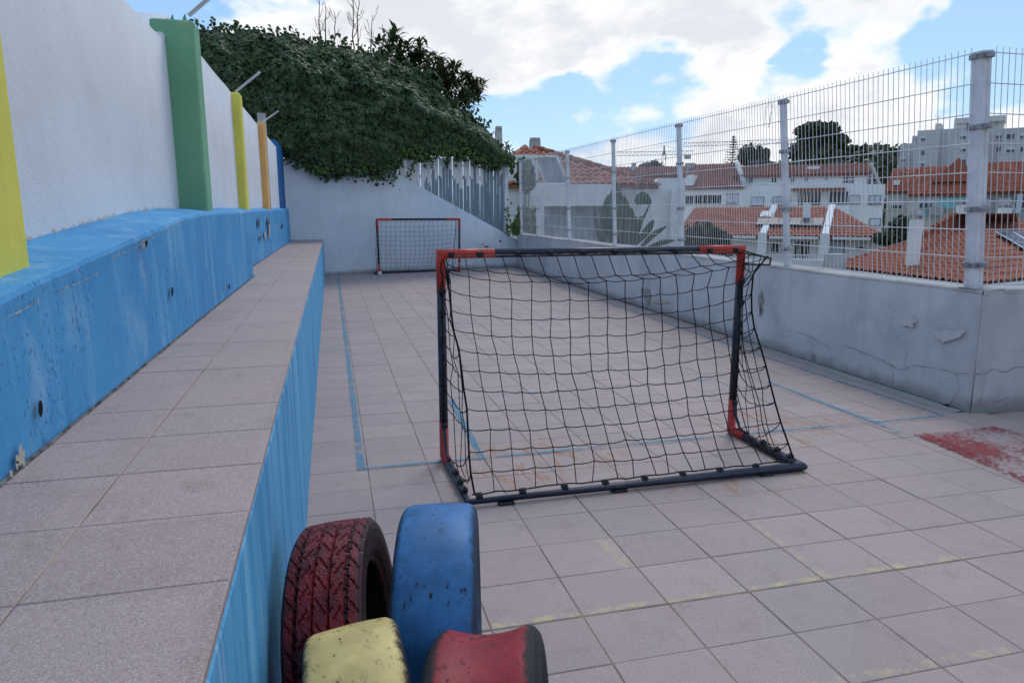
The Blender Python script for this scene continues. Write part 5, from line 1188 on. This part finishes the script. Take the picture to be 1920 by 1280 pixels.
# --- nearest roof, just below the fence
N_ = empty('hip_roofed_house', tuple(on_z(1800, 480, -.4)*np.array((1, 1, 0))+np.array((0, 0, -9)))); tag(N_, 'nearest house with orange hip roof, tall white chimneys and solar panels', 'house')
E0, E1, E2 = on_z(1558, 500, -.4), on_z(1833, 533, -.4), on_z(1990, 516, -.4)
R1 = on_z(1842, 416, 1.02); R0 = on_z(1800, 426, .98); nn = np.cross(E1-E0, R1-E0); R0 = on_plane(1806, 424, E0, nn)
roof_plane([E0, E1, R1, R0], N_, 'orange roof tile', .27, .40, pieces=300)
nn2 = np.cross(E2-E1, R1-E1); R2 = on_plane(1908, 414, E1, nn2); R3 = on_plane(1975, 430, E1, nn2); roof_plane([E1, E2, R3, R2, R1], N_, 'orange roof tile', .27, .40)
ridge_cap(E0, R0, N_, 'orange roof tile'); ridge_cap(R0, R1, N_, 'orange roof tile'); ridge_cap(E1, R1, N_, 'orange roof tile'); ridge_cap(R1, R2, N_, 'orange roof tile')
def px_pt(px, py, d): v = ray(px, py); return CAM+v/np.linalg.norm(v[:2])*d
bk = px_pt(1722, 444, 27); far_r = px_pt(1790, 401, 31); far2 = px_pt(1905, 400, 31)
q = MB(); q.add([bk, R0, far_r, R1, far2, R2], [(0, 1, 2), (1, 3, 2), (3, 4, 2), (3, 5, 4)]); o = q.build('rear_slope', MATS['red brown roof tile']); under(o, N_); ridge_cap(bk, far_r, N_, 'red brown roof tile', .09)
def wallstrip(a, b2, name, mat, inset=.35):
    a, b2 = np.array(a), np.array(b2); c = (E0+E1+E2+R1)/4; q = MB(); ai, bi = a+(c-a)/np.linalg.norm(c-a)*inset, b2+(c-b2)/np.linalg.norm(c-b2)*inset
    q.extrude([ai-np.array((0, 0, .12)), bi-np.array((0, 0, .12)), bi*np.array((1, 1, 0))-np.array((0, 0, 9)), ai*np.array((1, 1, 0))-np.array((0, 0, 9))], (0, .05, 0)); under(q.build(name, MATS[mat]), N_)
wallstrip(E0, E1, 'wall', 'grey parapet'); wallstrip(E1, E2, 'wall', 'grey parapet')
def gutter(a, b2): q = MB(); q.tube([a-np.array((0, 0, .1)), b2-np.array((0, 0, .1))], .08, 6); under(q.build('gutter', MATS['galvanised steel']), N_)
gutter(E0, E1); gutter(E1, E2)
def stack(x0, y0, x1, y1, base_xy, mat='white house render', name='chimney', pots=True):
    d_ = np.linalg.norm((base_xy-CAM)[:2]); F2 = base_xy-CAM; h = np.array((F2[0], F2[1], 0)); h /= np.linalg.norm(h); a = R(28); ex = np.array((h[1]*math.cos(a)-(-h[0])*math.sin(a)*0, -h[0], 0)); ex = np.array((h[1], -h[0], 0))
    ca, sa = math.cos(a), math.sin(a); e1 = ex*ca+h*sa; e2 = -ex*sa+h*ca
    L_, Rr_ = on_plane(x0, y1, base_xy, h), on_plane(x1, y1, base_xy, h); wd = np.linalg.norm(Rr_-L_)/(ca+sa*.7); zt = on_plane((x0+x1)/2, y0, base_xy, h)[2]; zb = on_plane((x0+x1)/2, y1, base_xy, h)[2]-.8; c = (L_+Rr_)/2
    q = MB(); pts = [c+e1*sx*wd/2+e2*sy*wd*.35 for sx, sy in ((-1, -1), (1, -1), (1, 1), (-1, 1))]; q.extrude([np.array((p[0], p[1], zb)) for p in pts], (0, 0, zt-zb)); o = q.build(name, MATS[mat]); fixnormals(o); under(o, N_)
    if pots:
        q = MB(); q.extrude([np.array((p[0], p[1], zt+.10)) for p in [c+e1*sx*wd*.58+e2*sy*wd*.42 for sx, sy in ((-1, -1), (1, -1), (1, 1), (-1, 1))]], (0, 0, .06)); 
        for p in pts: p2 = lerp(c, p, .8); q.extrude([np.array((p2[0]+a_*.05, p2[1]+b_*.05, zt)) for a_, b_ in ((-1, -1), (1, -1), (1, 1), (-1, 1))], (0, 0, .1))
        o2 = q.build('chimney_cap', MATS['concrete coping']); fixnormals(o2); o2.parent = o
stack(1696, 411, 1723, 500, fit_plane(E0, E1, R1, [(1708, 500)])[0]); stack(1790, 384, 1811, 414, fit_plane(E0, E1, R1, [(1800, 428)])[0]+np.array((.8, .9, .2))); stack(1868, 390, 1896, 414, R2+np.array((.6, .8, .2)))
stack(1543, 476, 1586, 510, on_z(1565, 500, -.35)+np.array((-.6, -.3, 0)), 'grey parapet', 'parapet_block', False)
sp_ = fit_plane(E1, E2, R1, ((1862, 444), (1900, 444), (1942, 444), (1866, 447), (1905, 466), (1948, 486))); nn2 = nn2/np.linalg.norm(nn2); nn2 = nn2 if nn2[2] > 0 else -nn2
for a in (((1861, 444), (1893, 444), (1928, 466), (1894, 463)), ((1895, 444), (1930, 444), (1966, 468), (1930, 466)), ((1896, 465), (1930, 468), (1968, 492), (1930, 485))):
    pts = [p+nn2*.15 for p in fit_plane(E1, E2, R1, a)]; q = MB(); q.extrude(pts, nn2*.04); o = q.build('solar_panel', MATS['solar glass']); fixnormals(o); under(o, N_)
    q = MB()
    for i in range(4): q.tube([pts[i]+nn2*.04, pts[(i+1) % 4]+nn2*.04], .02, 4, False)
    q.tube([(pts[0]+pts[3])/2+nn2*.045, (pts[1]+pts[2])/2+nn2*.045], .012, 4, False); o2 = q.build('panel_frame', MATS['galvanised steel']); o2.parent = o

# --- houses further right
H1 = Fac(1740, 60, -.05, 'cream_terrace', 'cream houses with red brown roofs in front of the grey block'); 
H1.box('wall', H1.uz(1663, 370)[0], H1.uz(1706, 370)[0], 0, 8, -9, H1.uz(1680, 358)[1], 'cream house render'); H1.box('wall', H1.uz(1706.5, 370)[0], H1.uz(1838, 370)[0], -.8, 8, -9, H1.uz(1750, 363)[1], 'cream house render')
z0 = H1.uz(1680, 360)[1]; roof_plane([H1.W(H1.uz(1661, 360)[0], -.3, z0), H1.W(H1.uz(1706, 360)[0], -.3, z0), H1.W(H1.uz(1712, 340)[0], 4.2, z0+1.9), H1.W(H1.uz(1661, 340)[0], 4.2, z0+1.9)], H1.root, 'red brown roof tile', .26, .4)
z0 = H1.uz(1760, 365)[1]; roof_plane([H1.W(H1.uz(1704, 365)[0], -1.2, z0), H1.W(H1.uz(1840, 365)[0], -1.2, z0), H1.W(H1.uz(1826, 340)[0], 4.0, z0+2.2), H1.W(H1.uz(1715, 340)[0], 4.0, z0+2.2)], H1.root, 'red brown roof tile', .26, .4)
zz0 = z0+.9; q = MB(); q.add([H1.W(H1.uz(1790, 360)[0]-1.6, .5, zz0), H1.W(H1.uz(1790, 360)[0]+1.6, .5, zz0), H1.W(H1.uz(1790, 360)[0], 1.2, zz0+1.7), H1.W(H1.uz(1790, 360)[0], 4.4, zz0+1.7)], [(0, 1, 2), (1, 3, 2), (3, 0, 2)]); under(q.build('gable', MATS['red brown roof tile']), H1.root)
H1.px('dormer', 1676, 338, 1686, 347, .6, 1.6, 'white house render', wp=.6)
H1.window(1671, 375, 1692, 392, shut=.6, n=3); H1.window(1670, 414, 1692, 425, shut=.9, n=1); H1.window(1724, 367, 1749, 391, shut=.6, n=3, w=-.8); H1.px('awning', 1760, 372, 1822, 391, -1.9, -1.7, 'aqua awning', wp=-1.8); H1.window(1759, 368, 1800, 374, shut=0, n=5, w=-.8); H1.px('balcony_box', 1744, 389, 1768, 404, -2.4, -.81, 'grey house render', wp=-2.4)
for k, c_ in enumerate(('white house render', 'roller shutter', 'aqua awning')): H1.px('hung_laundry', 1720+k*7, 394+k % 2, 1726+k*7, 404, -1.2, -1.17, c_, wp=-1.2)
H2 = Fac(1905, 62, -.02, 'stone_house', 'dark red roofed stone house at the right edge behind the corner post'); H2.box('wall', H2.uz(1838.5, 370)[0], H2.uz(1990, 370)[0], 0, 8, -9, H2.uz(1900, 360)[1], 'grey house render')
z0 = H2.uz(1900, 360)[1]; roof_plane([H2.W(H2.uz(1838, 360)[0], -.4, z0), H2.W(H2.uz(1995, 360)[0], -.4, z0), H2.W(H2.uz(1995, 340)[0], 4.2, z0+2.3), H2.W(H2.uz(1840, 340)[0], 4.2, z0+2.3)], H2.root, 'red brown roof tile', .26, .4)
H2.window(1845, 374, 1856, 390, shut=.7, n=2); H2.window(1873, 372, 1894, 388, shut=.8, n=2); H2.window(1903, 365, 1925, 391, shut=0, n=2); H2.px('column', 1908, 363, 1914, 400, -.3, -.05, 'roller shutter')
# --- grey apartment block on the rise
Ap = Fac(1800, 175, -.08, 'apartment_block', 'grey concrete apartment block with recessed windows behind the red roofs', 'building', gz=-9)
for (x0, y0, x1, w0) in ((1684, 268, 1722, 3), (1722, 246, 1765, -1), (1765, 242, 1828, .8), (1828, 243, 1882, 2), (1882, 243, 1960, -2)):
    u0, z1 = Ap.uz(x0, y0); u1, _ = Ap.uz(x1, y0); Ap.box('wall', u0, u1-.02, w0, w0+14, -9, z1, 'grey block cladding')
for x0, y0, x1, w in ((1790, 222, 1832, 3), (1858, 218, 1880, 4), (1754, 232, 1763, 4)): Ap.px('roof_hut', x0, y0, x1, 246, w, w+5, 'cream house render', wp=w)
Ap.px('roof_slab', 1792, 222, 1884, 226, 2.4, 9, 'cream house render', wp=2.4); Ap.px('chimney', 1711, 255, 1717, 270, 5, 6, 'grey parapet', wp=5)
for col_, (w, rows_) in {(1801, 1811): (.8, (251, 275, 299)), (1820, 1828): (.8, (253, 277, 301)), (1868, 1878): (2, (250, 275, 299)), (1887, 1902): (-2, (251, 276, 301)), (1913, 1924): (-2, (250, 275, 299)), (1690, 1697): (3, (275, 294, 313)), (1727, 1735): (-1, (255, 282, 302))}.items():
    for k, y in enumerate(rows_): Ap.window(col_[0], y, col_[1], y+10, shut=(.0 if (k+col_[0]) % 3 == 0 else .45), n=2, w=w, depth=.3)
for y in (233, 240): pass
Ap.window(1812, 232, 1829, 241, shut=0, n=2, w=3)

# --- trees of the town
def crown(root, ell, n, size, mat, name='crown'):
    cs, ns_ = [], []
    for (c, rad) in ell:
        c, rad = np.array(c), np.array(rad); m_ = int(n*rad[0]*rad[2]/sum(e[1][0]*e[1][2] for e in ell)); d = rng.normal(size=(m_, 3)); d /= np.linalg.norm(d, axis=1, keepdims=True); rr_ = rng.uniform(.55, 1.03, (m_, 1))**.6
        w = np.array([1+.4*mnoise.noise(Vector(v*2.3+np.array((c[0], 0, c[2]))))+.3*mnoise.noise(Vector(v*5)) for v in d])[:, None]
        cs.append(c+d*rad*rr_*w); ns_.append(d+rng.normal(size=d.shape)*.6)
    cs, ns_ = np.concatenate(cs), np.concatenate(ns_); o = obj(name, leaf_mesh(cs, ns_, rng.uniform(.6, 1.3, len(cs))*size, .8), mat); stuff(o); return under(o, root)
def px_pt(px, py, d): v = ray(px, py); return CAM+v/np.linalg.norm(v[:2])*d
def px_tree(name, label, cat, lobes, d, n, size, mat, base=(0, 0), trunk=.3, group=None):
    b_ = px_pt(base[0], base[1], d); root = empty(name, (b_[0], b_[1], -9)); tag(root, label, cat, group); ell = []
    for (px, py, rx, rz2) in lobes: c = px_pt(px, py, d+rng.normal(0, rx/F_PX*d*.3)); s_ = d/F_PX; ell.append((c, (rx*s_, rx*s_, rz2*s_)))
    crown(root, ell, n, size, mat); c0 = ell[0][0]; q = MB(); q.tube([np.array((b_[0], b_[1], -9)), lerp((b_[0], b_[1], -9), c0, .6), c0], [trunk, trunk*.8, trunk*.4], 8)
    for c, r_ in ell[1:]: q.tube([lerp((b_[0], b_[1], -9), c0, .7), c], [trunk*.4, trunk*.15], 6)
    under(q.build('trunk', MATS['bark']), root); return root
px_tree('umbrella_pine', 'large dark rounded pine behind the upper terrace', 'tree', ((1533, 275, 30, 26), (1503, 288, 18, 16), (1552, 252, 18, 14), (1528, 242, 20, 11), (1572, 266, 16, 12), (1597, 279, 12, 5), (1474, 283, 8, 5), (1545, 298, 32, 17), (1512, 260, 14, 15), (1586, 288, 12, 5), (1560, 236, 10, 6), (1500, 246, 9, 7)), 115, 9000, .6, L_FAR, (1535, 320))
px_tree('small_tree', 'dark tree on the left of two beside the tall conifer', 'tree', ((1400, 296, 14, 14), (1395, 286, 8, 10), (1408, 284, 7, 12)), 130, 900, .75, L_FAR, (1400, 310), .2, 'trees beside the conifer')
px_tree('small_tree', 'dark tree on the right of two beside the tall conifer', 'tree', ((1428, 297, 13, 12), (1424, 284, 5, 10), (1436, 288, 6, 8)), 132, 800, .75, L_FAR, (1428, 310), .2, 'trees beside the conifer')
px_tree('small_tree', 'small dark tree under the left crane', 'tree', ((1214, 313, 13, 7), (1228, 312, 12, 9), (1205, 316, 9, 6)), 120, 500, .7, L_FAR, (1222, 315), .2)
px_tree('garden_bush', 'dark bush in front of the lower terrace left end', 'bush', ((1315, 440, 28, 20), (1345, 450, 22, 18), (1300, 460, 26, 26), (1340, 475, 34, 20)), 30, 3200, .22, L_FAR, (1325, 500), .1)
px_tree('garden_conifer', 'green conifer between the lower terrace and the nearest roof', 'tree', ((1690, 425, 16, 16), (1665, 448, 22, 10), (1680, 440, 18, 12)), 31, 1500, .2, L_FAR, (1690, 470), .1)
nf = empty('tall_conifer', tuple(px_pt(1376, 310, 128)*np.array((1, 1, 0))+np.array((0, 0, -9)))); tag(nf, 'tall thin tiered conifer above the brown roofs', 'tree'); q = MB(); tp = px_pt(1376, 254, 128); q.tube([tp*np.array((1, 1, 0))+np.array((0, 0, -9)), tp], [.35, .05], 7); under(q.build('trunk', MATS['bark']), nf); cs, ns_ = [], []
for k in range(15):
    z = tp[2]-.3-k*.42; r_ = .25+k*.13
    for a in np.linspace(0, 2*math.pi, 7)[:-1]+k*.4:
        for t in np.linspace(.15, 1, 5+k//3): cs.append(np.array((tp[0]+math.cos(a)*r_*t, tp[1]+math.sin(a)*r_*t, z+.10*t*r_+rng.normal(0, .04)))); ns_.append((0, 0, 1))
stuff(under(obj('crown', leaf_mesh(np.array(cs), np.array(ns_)+rng.normal(0, .4, (len(cs), 3)), rng.uniform(.25, .45, len(cs)), .6), L_FAR), nf))
# wood on the hill: nobody could count it
cs, ns_ = [], []
for _ in range(420):
    a, r_ = rng.uniform(0, 2*math.pi), 95*math.sqrt(rng.random()); x, y = HILL[0]+math.cos(a)*r_, HILL[1]+math.sin(a)*r_; c = np.array((x, y, ground_z(x, y)+3)); d = rng.normal(size=(34, 3)); d /= np.linalg.norm(d, axis=1, keepdims=True); cs.append(c+d*np.array((4, 4, 3.2))*rng.uniform(.7, 1.05, (34, 1))); ns_.append(d+rng.normal(0, .5, d.shape))
cs, ns_ = np.concatenate(cs), np.concatenate(ns_); wood = obj('wooded_hill', leaf_mesh(cs, ns_, rng.uniform(1.6, 3.0, len(cs)), .9), L_FAR); stuff(wood); wood['label'] = 'dark green wooded hill beside the apartment block'; wood['category'] = 'wood'
# banana plant in the neighbour's garden
bp = empty('banana_plant', tuple(px_pt(1160, 440, 17)*np.array((1, 1, 0))+np.array((0, 0, -3)))); tag(bp, 'broad leaved banana plant in front of the white annex', 'plant')
def big_leaf(path_px, wpx, d, root, mat, name='leaf', dd=0.0):
    pts = [px_pt(px, py, d+dd*i) for i, (px, py) in enumerate(path_px)]; P_ = []; n = 9
    for t in np.linspace(0, 1, n): k = min(len(pts)-2, int(t*(len(pts)-1))); P_.append(lerp(pts[k], pts[k+1], t*(len(pts)-1)-k))
    q = MB(); L_, R_, M_ = [], [], []
    for i, p in enumerate(P_):
        t = P_[min(i+1, n-1)]-P_[max(i-1, 0)]; t /= np.linalg.norm(t)+1e-9; vd = (p-CAM)/np.linalg.norm(p-CAM); s_ = np.cross(t, vd); s_ /= np.linalg.norm(s_)+1e-9; u = i/(n-1); w = wpx/F_PX*d*math.sin(math.pi*min(.98, u*.9+.08))**.7
        L_.append(p+s_*w/2+vd*.08); R_.append(p-s_*w/2+vd*.08); M_.append(p)
    q.add(L_+M_+R_, [(i, n+i, n+i+1, i+1) for i in range(n-1)]+[(n+i, 2*n+i, 2*n+i+1, n+i+1) for i in range(n-1)], True); return under(q.build(name, mat), root)
for path, w in (([(1148, 458), (1150, 405), (1157, 341)], 34), ([(1145, 465), (1137, 415), (1140, 366)], 24), ([(1160, 465), (1166, 405), (1170, 368)], 32), ([(1172, 465), (1176, 415), (1184, 390)], 26), ([(1150, 470), (1155, 440), (1150, 400)], 30), ([(1168, 470), (1185, 440), (1192, 405)], 26), ([(1170, 470), (1195, 432), (1222, 376)], 6), ([(1192, 382), (1205, 370), (1221, 382)], 22), ([(1180, 460), (1195, 425), (1203, 405)], 16), ([(1190, 460), (1215, 430), (1226, 412)], 14), ([(1200, 465), (1225, 440), (1250, 424)], 10), ([(1205, 470), (1240, 455), (1266, 450)], 10), ([(1128, 465), (1120, 430), (1114, 388)], 9), ([(1140, 470), (1128, 440), (1118, 420)], 16)):
    big_leaf(path, w, 17+rng.normal(0, .4), bp, L_BAN)
q = MB(); b0 = px_pt(1160, 470, 17); q.tube([b0*np.array((1, 1, 0))+np.array((0, 0, -3)), b0, px_pt(1155, 430, 17)], [.16, .12, .06], 8); under(q.build('stem', MATS['bark']), bp)
for k, (px, py, rx, rz2, lab) in enumerate(((985, 330, 16, 28, 'grey green climber high on the white side wall'), (985, 415, 17, 26, 'grey green garden shrub low by the white side wall'))): px_tree('garden_shrub', lab, 'shrub', ((px, py, rx, rz2), (px+8, py+12, rx*.6, rz2*.5)), 21.5, 420, .22, L_GAR, (px, py+40), .05)
# tower cranes
def crane(px_m, y_top, y_jib, x0, x1, d, label):
    b_ = px_pt(px_m, 396, d); root = empty('tower_crane', (b_[0], b_[1], -9)); tag(root, label, 'crane', 'tower cranes on the skyline'); s_ = d/F_PX
    ez_ = np.array((0, 0, 1.0)); v = ray(px_m, 396); exx = np.array((v[1], -v[0], 0)); exx /= np.linalg.norm(exx); top = px_pt(px_m, y_top, d); jz = px_pt(px_m, y_jib, d)[2]
    q = MB(); w = .7; base = np.array((b_[0], b_[1], -9)); q2 = np.array((b_[0], b_[1], jz))
    for sx in (-1, 1): q.tube([base+exx*sx*w, q2+exx*sx*w], .14, 4, False)
    n = 26
    for k in range(n): z0_, z1_ = -9+(jz+9)*k/n, -9+(jz+9)*(k+1)/n; sg = 1 if k % 2 else -1; q.tube([np.array((b_[0], b_[1], z0_))+exx*w*sg, np.array((b_[0], b_[1], z1_))-exx*w*sg], .09, 4, False)
    under(q.build('mast', MATS['crane paint']), root); q = MB(); q.tube([q2, np.array((b_[0], b_[1], top[2]))], [.7, .15], 4); under(q.build('tower_top', MATS['crane paint']), root)
    q = MB(); a, c = (x0-px_m)*s_, (x1-px_m)*s_
    for off in (0, 1.3): q.tube([q2+exx*a+ez_*off, q2+exx*c+ez_*off], .12, 4, False)
    m_ = int((c-a)/1.5)
    for k in range(m_): u = a+(c-a)*k/m_; q.tube([q2+exx*u, q2+exx*(u+(c-a)/m_/2)+ez_*1.3, q2+exx*(u+(c-a)/m_)], .07, 4, False)
    under(q.build('jib', MATS['crane paint']), root); q = MB(); q.tube([np.array((b_[0], b_[1], top[2])), q2+exx*a*.6+ez_], .05, 3, False); q.tube([np.array((b_[0], b_[1], top[2])), q2+exx*c*.8+ez_], .05, 3, False); under(q.build('stay_cable', MATS['crane paint']), root)
    u = c*.8; q = MB(); bb = q2+exx*u; q.extrude([bb+exx*1.2-ez_*1.5, bb-exx*1.2-ez_*1.5, bb-exx*1.2, bb+exx*1.2], (.5, .8, 0)); under(q.build('counterweight', MATS['crane paint']), root)
crane(1241, 273, 291, 1157, 1292, 270, 'tower crane on the left of the skyline, its mast in view'); crane(1466, 258, 269, 1294, 1480, 280, 'tower crane on the right with its mast behind a fence post')

# ------------------------------------------------------------------ aerials on the terrace roofs
def aerial(fac, px, py_top, py_base, w, rows=5):
    q = MB(); u, zt = fac.uz(px, py_top, w); _, zb = fac.uz(px, py_base, w); q.tube([fac.W(u, w, zb-.3), fac.W(u, w, zt)], .03, 5)
    q.tube([fac.W(u-.7, w, zt-.15), fac.W(u+.7, w, zt-.1)], .02, 4, False)
    for k in range(rows): a = u-.6+k*1.2/rows; q.tube([fac.W(a, w-.3, zt-.13), fac.W(a, w+.3, zt-.13)], .015, 4, False); q.tube([fac.W(a, w, zt-.38), fac.W(a, w, zt+.1)], .012, 4, False)
    under(q.build('aerial', MATS['clamp grey']), fac.root)
for a in ((T_, 1420, 300, 322, 3), (T_, 1500, 298, 322, 3), (T_, 1570, 302, 322, 3), (H1, 1700, 322, 342, 3), (H1, 1770, 320, 342, 3), (H2, 1880, 320, 342, 3), (Lr, 1470, 372, 398, 3.4), (Ap, 1760, 218, 244, 4), (Ap, 1845, 205, 226, 5)): aerial(*a)
